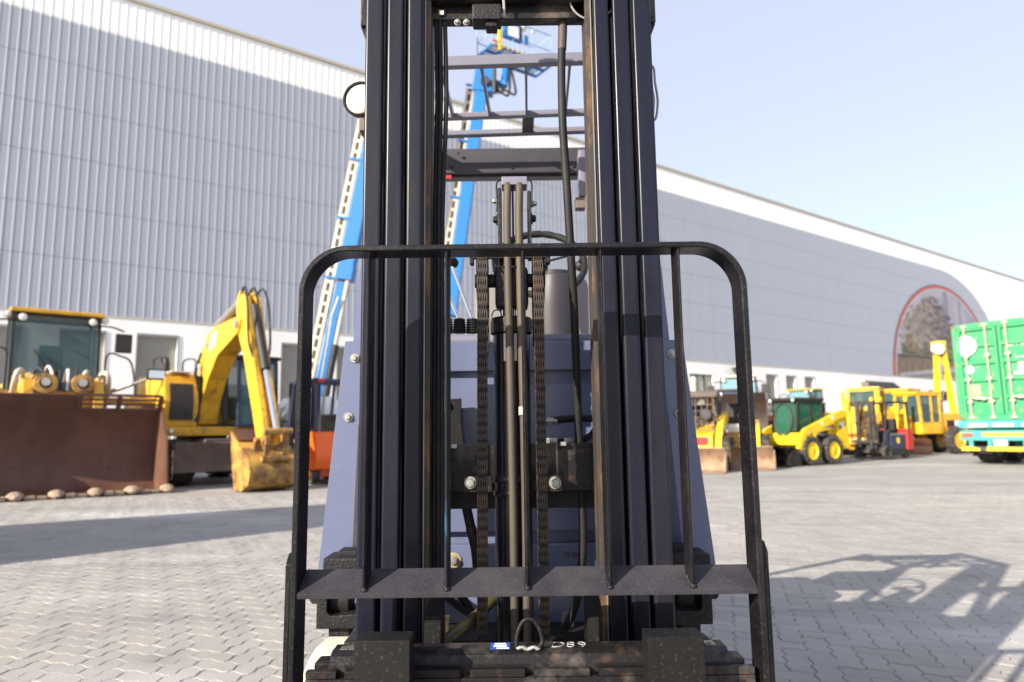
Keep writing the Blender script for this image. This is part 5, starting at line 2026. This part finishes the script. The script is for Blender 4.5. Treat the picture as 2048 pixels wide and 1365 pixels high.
# ---- mast feet: cast U brackets with rollers
for s, q in ((-1, ((632, 716), (645, 716), (675, 714), (664, 704))), (1, ((1426, 1345), (1422, 1345), (1385, 1345), (1382, 1350)))):
    YU = 1.70
    xo, xi = X(q[0][0], 1220, YU), X(q[0][1], 1220, YU)
    z0, z1, z2 = Z(1255, YU), Z(1228, YU), Z(1150, YU)
    xw = xo - s * .026
    m = MB()
    m.prism([(xo, z0), (xi, z0), (xi, z1 + .004), (xw - s * .008, z1), (xw, z1 + .008), (xw, z2), (xo, z2)], 'y', YU, YU + .12, .005)
    u = m.build('axle_bracket', CAST, fk)
    xa, xb_ = X(q[3][0], 1195, 1.76), X(q[3][1], 1195, 1.76)
    MB().lathe([(.018, -.002), (.036, 0), (.038, .003), (.038, abs(xb_ - xa) - .003), (.036, abs(xb_ - xa)), (.018, abs(xb_ - xa) + .002)], (min(xa, xb_), 1.76, Z(1195, 1.76)), (1, 0, 0), 28).build('roller', RUBBER, u)
    xa = X(q[1][0], 1124, YU)
    xb_ = X(q[1][1], 1124, YU)
    MB().box(xa, xb_, YU, YU + .10, Z(1160, YU), Z(1113, YU), .006).build('bracket_cap', CAST, u)
    xa = X(q[2][0], 1105, 1.74)
    MB().box(xa, X(q[2][1], 1105, 1.74), 1.74, 1.80, Z(1115, 1.74), Z(1098, 1.74), .004).build('rubber_stop', RUBBER, u)
    m = MB()
    hexbolt(m, (xo + s * .0006, YU + .05, Z(1200, YU)), .016, (s, 0, 0), 1.4, .02)
    m.build('bolt', CAST, u)
    MB().cbox((xo - s * .05, YU + .05, z0 - .012), (.05, .06, .022), .004).build('grease_block', CAST, u)

# ---- front wheels
for s in (-1, 1):
    m = MB()
    c = (s * .475, 1.99, .292)
    prof = [(.12, -.085), (.23, -.085), (.268, -.078), (.287, -.056), (.290, 0), (.287, .056), (.268, .078), (.23, .085), (.12, .085)]
    m.lathe(prof, c, (1, 0, 0), 40)
    t_ = m.build('front_wheel', CREAM if s < 0 else RUBBER, fk)
    MB().lathe([(.02, -.07), (.118, -.07), (.1195, -.0855), (.1195, .0855), (.118, .07), (.02, .07)], c, (1, 0, 0), 28).build('rim', GREY, t_)

# ---- truck body seen through the mast
def poly_xz(pxs, Y): return [(P(a, b, Y).x, P(a, b, Y).z) for a, b in pxs]
YC = 1.985
body = MB()
body.box(-.46, .46, YC + .03, 2.60, .20, Z(684, YC + .03), .01)
body.box(-.50, .50, 2.59, 3.15, .20, .62, .02)
body.box(-.46, .46, 2.86, 3.2, .6, 1.02, .05)
bo = body.build('chassis', GREY, fk)
zz = [Z(683, YC), Z(742, YC), Z(768, YC), Z(1064, YC), Z(1088, YC), Z(1262, YC)]
m = MB()
m.box(-.46, .46, YC, YC + .028, zz[1], zz[0], .006)
m.box(-.46, .46, YC, YC + .028, zz[3], zz[2], .006)
m.box(-.46, .46, YC, YC + .028, zz[5] - .25, zz[4], .006)
cw = m.build('cowl_panel', GREY, fk)
for px, py in ((908, 1121), (903, 1190)):
    m = MB()
    c = P(px, py, YC - .0005)
    m.lathe([(.021, 0), (.021, .003), (.019, .004)], c, (0, -1, 0), 24)
    wo_ = m.build('washer', BRASS, cw)
    m = MB()
    hexbolt(m, c + Vector((0, -.004, 0)), .011, (0, -1, 0), 1.2, .011)
    m.build('bolt', ZINC, wo_)
text('stamped_number', '7F 0405', .019, DARK, cw, Matrix.Translation((X(1150, 1112, YC), YC - .0006, Z(1112, YC))) @ Matrix.Rotation(rad(90), 4, 'X'))
m = MB()
m.prism(poly_xz(((878, 800), (922, 797), (922, 842), (928, 893), (878, 893)), 1.93), 'y', 1.93, 1.95, .002)
bk = m.build('side_bracket', FORKM, fk)
m = MB()
m.prism(poly_xz(((881, 806), (889, 799), (897, 803), (897, 820), (881, 832)), 1.922), 'y', 1.922, 1.9295)
tb = m.build('bracket_tab', ZINC, bk)
m = MB()
hexbolt(m, P(891, 808, 1.922), .007, (0, -1, 0), 1.4, .008)
m.build('bolt', ZINC, tb)
# dashboard with levers
m = MB()
m.box(-.46, .46, 2.09, 2.48, Z(690, 2.1), Z(670, 2.1), .012)
ds = m.build('dashboard', GUARD, fk)
for px, tip, knob in ((893, (880, 590), 0), (919, (880, 552), 0), (945, (903, 528), 1)):
    c = P(px, 662, 2.22)
    m = MB()
    prof = []
    for k in range(6):
        r = .021 - .0008 * k
        prof += [(r, k * .008), (r + .003, k * .008 + .003), (r + .003, k * .008 + .005), (r - .002, k * .008 + .0075)]
    prof.append((.006, .05))
    m.lathe(prof, (c.x, c.y, c.z - .008), (0, 0, 1), 20)
    lb = m.build('lever_boot', RUBBER, fk)
    a = Vector((c.x, c.y, c.z + .035))
    b = P(tip[0], tip[1], 2.30)
    m = MB().cyl(a, b, .0068, 12)
    m.build('control_lever', CHROME, lb)
    if knob:
        MB().ball(b + Vector((.006, 0, .003)), .019, (1, 1, 1), 16).build('lever_knob', RUBBER, lb, smooth=80)
# steering column, wheel, seat
m = MB()
c = P(1110, 670, 2.38)
m.lathe([(.075, 0), (.074, .10), (.068, .16), (.058, .205), (.052, .212), (.052, .225), (.02, .226)], c, (0, -.1, 1), 32)
sc = m.build('steering_column', mat('dark_plastic', (.035, .032, .042), .5), fk)
m = MB()
ctr = P(1080, 527, 2.42)
nrm = Vector((0, -.83, .55)).normalized()
u = Vector((1, 0, 0))
v = nrm.cross(u)
ring, rr_ = [], []
for k in range(64):
    a = 2 * math.pi * k / 64
    ring.append(ctr + (u * math.cos(a) + v * math.sin(a)) * .162)
    rr_.append(.0135 - .0018 * (k % 3 == 0))
m.tube(ring, rr_, 10, closed=True)
sw = m.build('steering_wheel', RUBBER, fk, smooth=70)
m = MB()
for a in (20, 150, 270):
    m.beam(ctr, ctr + (u * math.cos(rad(a)) + v * math.sin(rad(a))) * .158, .02, .006, .002)
m.cyl(ctr - nrm * .05, ctr + nrm * .01, .03, 16)
m.build('spokes', RUBBER, sw)
kp = ctr + (u * math.cos(rad(8)) + v * math.sin(rad(8))) * .15
m = MB()
m.ball(kp - nrm * .035, .02, (1, 1, 1), 14)
m.cyl(kp - nrm * .03, kp, .006, 8)
m.build('spinner_knob', DARK, sw, smooth=60)
m = MB()
a, b = P(948, 560, 2.9), P(1180, 690, 2.9)
m.box(a.x, b.x, 2.86, 2.98, b.z - .1, a.z, .05, None, 4)
st_ = m.build('seat_back', SEATM, fk, smooth=60)
m = MB()
m.box(a.x - .02, b.x + .02, 2.45, 2.9, .70, .86, .04, None, 3)
m.build('seat_cushion', SEATM, fk, smooth=60)
m = MB()
m.box(-.52, .52, 3.1, 3.75, .22, 1.18, .08, None, 3)
m.build('counterweight', GREY, fk)
for s in (-1, 1):
    MB().lathe([(.1, -.07), (.2, -.07), (.215, -.05), (.215, .05), (.2, .07), (.1, .07)], (s * .42, 3.2, .215), (1, 0, 0), 32).build('rear_wheel', RUBBER, fk)

# ---- slanted side plates with bolts, guard pillars
def side(pl_plate, pl_pillar, bolts, s):
    m = MB()
    m.prism(poly_xz(pl_plate, 1.845), 'y', 1.845, 1.852, .0015)
    o_, i_ = pl_plate[0], pl_plate[3]
    p = m.build('side_plate', GREY, fk)
    m = MB()
    a = P(*pl_plate[0], 1.845)
    b = P(*pl_plate[3], 1.845)
    m.prism([(a.x, a.z), (a.x - s * .006, a.z), (b.x - s * .006, b.z), (b.x, b.z)], 'y', 1.8525, 2.10)
    m.build('plate_flange', GREY, p)
    for bx_, by_ in bolts:
        m = MB()
        hexbolt(m, P(bx_, by_, 1.8445), .0085, (0, -1, 0), 1.5, .009)
        m.build('bolt', ZINC, p)
    p0, p1 = P(*pl_pillar[0], 1.87), P(*pl_pillar[1], 1.87)
    q0, q1 = P(*pl_pillar[3], 2.19), P(*pl_pillar[2], 2.19)
    m = MB()
    ring = []
    for (e, f, g) in ((p0, p1, 0), (q0, q1, 0)):
        ring.append([m.bm.verts.new(v) for v in (e, f, f + Vector((0, .06, 0)), e + Vector((0, .06, 0)))])
    fs = [m.bm.faces.new(ring[0][::-1]), m.bm.faces.new(ring[1])]
    for i in range(4):
        fs.append(m.bm.faces.new([ring[0][i], ring[0][(i + 1) % 4], ring[1][(i + 1) % 4], ring[1][i]]))
    bmesh.ops.recalc_face_normals(m.bm, faces=fs)
    m.build('guard_pillar', GREY, fk, smooth=0)
side(((690, 683), (743, 682), (743, 1138), (636, 1138)), ((705, 700), (745, 700), (800, 110), (760, 110)), ((710, 717), (697, 835)), -1)
side(((1365, 680), (1308, 680), (1308, 1132), (1432, 1132)), ((1341, 700), (1300, 700), (1235, 110), (1275, 110)), ((1344, 708), (1358, 827)), 1)
# dark inner fender edges beside the mast
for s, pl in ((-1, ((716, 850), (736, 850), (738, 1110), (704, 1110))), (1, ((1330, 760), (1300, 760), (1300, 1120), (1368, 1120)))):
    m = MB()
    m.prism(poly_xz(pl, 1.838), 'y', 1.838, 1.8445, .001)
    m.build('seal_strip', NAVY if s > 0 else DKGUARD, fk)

# ---- overhead guard
def bar(a, b, w, h, m_, name, parent=fk):
    return MB().beam(a, b, w, h, .004).build(name, m_, parent)
gd = bpy.data.objects.new('overhead_guard', None)
gd.empty_display_size = .2
COL.objects.link(gd)
gd.parent = fk
def gbar(y0, y1, Y, w, h, m_):
    # y0 and y1 are the rows of the bar's middle at columns 885 and 1165
    a, b = P(885, y0, Y), P(1165, y1, Y)
    d = (b - a) / (b.x - a.x)
    a2, b2 = a + d * (-.42 - a.x), a + d * (.42 - a.x)
    return MB().beam(a2, b2, w, h, .004).build('crossbar', m_, gd)
gbar(127, 118, 2.20, .030, .036, GUARD)
gbar(235, 225, 2.48, .030, .020, GUARD)
gbar(270, 261, 2.62, .035, .020, GUARD)
for (x0, y0_), (x1, y1_) in (((884, 150), (906, 232)), ((963, 140), (980, 230)), ((1052, 137), (1053, 226)), ((1140, 130), (1131, 222)), ((806, 152), (832, 236)), ((1220, 128), (1206, 220))):
    MB().beam(P(x0, y0_ - 8, 2.215), P(x1, y1_, 2.466), .009, .028, .002, (0, -.3, 1)).build('slat', GUARD, gd)
MB().beam((P(1056, 250, 2.55).x, 2.493, P(1056, 236, 2.493).z), (P(1056, 250, 2.55).x, 2.605, P(1056, 264, 2.605).z), .045, .008, .002).build('tie_plate', DKGUARD, gd)
# rear beam: a folded channel
m = MB()
za, zb_ = Z(296, 2.76), Z(330, 2.76)
m.box(-.46, .46, 2.76, 2.80, zb_, za, .006)
m.box(-.46, .46, 2.74, 2.7595, Z(345, 2.74), Z(324, 2.74), .003)
m.box(-.46, .46, 2.77, 2.82, Z(356, 2.78), Z(347, 2.78), .003)
rb = m.build('rear_beam', DKGUARD, gd)
for px, py in ((917, 306), (902, 335), (1025, 335), (1148, 333)):
    MB().cbox(P(px, py, 2.738), (.012, .006, .012), .002).build('bolt', CAST, rb)
a, b = P(884, 353, 2.74), P(903, 358, 2.74)
MB().box(a.x - .05, b.x, 2.73, 2.75, b.z, a.z).build('red_reflector', RED, rb, smooth=0)
for s in (-1, 1):
    MB().beam((s * .42, 2.22, P(885, 127, 2.2).z - .0), (s * .42, 2.78, za + .03), .04, .05, .006).build('side_rail', GUARD, gd)
    MB().beam((s * .42, 2.78, za + .03), (s * .46, 3.45, 1.0), .05, .06, .006).build('rear_pillar', GUARD, gd)
m = MB()
a, b = P(1146, 343, 2.9), P(1173, 392, 2.66)
m.box(a.x, b.x, 2.66, 2.72, b.z, a.z, .008)
bx_ = m.build('work_light', GUARD, gd)
a, b = P(1151, 393, 2.66), P(1172, 415, 2.66)
MB().box(a.x, b.x, 2.665, 2.715, b.z, a.z - .001, .005).build('light_mount', UNDER, bx_)

# ---- headlamps
c = P(722, 200, 1.81)
m = MB()
m.lathe([(.02, .05), (.042, .035), (.049, .01), (.0505, 0), (.0505, -.007), (.045, -.011), (.042, -.002)], c, (.12, 1, .05), 32)
hl = m.build('headlamp', RUBBER, fk)
MB().lathe([(.043, -.001), (.042, -.005), (.032, -.009), (.0, -.012)], c, (.12, 1, .05), 32).build('lens', LENS, hl, smooth=70)
MB().box(c.x - .005, c.x + .03, c.y, c.y + .05, c.z - .09, c.z - .045, .003).build('lamp_bracket', UNDER, hl)
hl2 = hose('lamp_guard', [(1304, 132, 1.8), (1308, 140, 1.8), (1310, 165, 1.8), (1315, 195, 1.8), (1315, 215, 1.8), (1312, 236, 1.8), (1307, 240, 1.8), (1306, 228, 1.8), (1308, 200, 1.8), (1304, 178, 1.8)], .0035, GREYM, None, 8)
m = MB()
m.cbox(P(1303, 190, 1.82), (.006, .03, .05), .002)
m.build('guard_clip', CREAMM, hl2)

# ---- hoses and fittings low in the mast
hose('return_hose', [(1108, 841, 1.84), (1140, 838, 1.84), (1175, 837, 1.85), (1200, 840, 1.87), (1216, 850, 1.9)], .0098, RUBBER)
m = MB()
for px, r in ((1094, .0075), (1099, .010), (1105, .0085), (1111, .0105)):
    m.lathe([(r, -.004), (r, .004)], P(px, 842, 1.84), (1, 0, 0), 12)
m.build('hose_fitting', ZINC, fk)
hose('return_hose', [(1098, 886, 1.84), (1125, 884, 1.84), (1155, 882, 1.845), (1178, 874, 1.85), (1190, 860, 1.86), (1200, 840, 1.88)], .009, RUBBER)
m = MB()
m.cbox(P(1104, 882, 1.835), (.03, .02, .016), .003)
m.cbox(P(1138, 882, 1.835), (.028, .02, .016), .003)
m.build('hose_fitting', ZINC, fk)
hose('tilt_hose', [(928, 985, 1.76), (934, 1020, 1.755), (943, 1062, 1.75), (952, 1105, 1.75), (956, 1160, 1.76)], .0125, RUBBER)
m = MB()
m.lathe([(.011, -.016), (.0135, -.012), (.0135, 0), (.010, .002), (.010, .016)], P(944, 1066, 1.742), (.2, 0, -1), 12)
m.build('hose_fitting', CARR, fk)
hose('oily_hose', [(880, 1292, 1.56), (905, 1270, 1.575), (935, 1246, 1.60), (965, 1222, 1.63), (990, 1196, 1.66)], .0125, OILHOSE)
hose('tilt_hose', [(886, 1188, 1.80), (915, 1212, 1.78), (945, 1232, 1.76), (975, 1250, 1.75)], .009, RUBBER)
hose('tilt_hose', [(905, 1160, 1.82), (922, 1190, 1.8), (940, 1222, 1.78), (955, 1250, 1.77)], .011, RUBBER)
hose('tilt_hose', [(1105, 1262, 1.70), (1135, 1272, 1.70), (1165, 1276, 1.71)], .010, RUBBER)
m = MB()
m.cbox(P(1135, 1238, 1.80), (.03, .03, .035), .004)
m.build('valve_nut', GREYM, fk)
m = MB()
m.cbox(P(893, 1256, 1.85), (.012, .02, .045), .002)
m.cbox(P(888, 1235, 1.85), (.03, .02, .008), .002)
m.cbox(P(888, 1270, 1.85), (.03, .02, .008), .002)
m.build('sensor_bracket', BRASS, fk)
m = MB()
m.box(-.44, .44, 1.82, 1.99, .12, Z(1262, 1.9), .01)
m.build('axle_housing', CAST, fk)
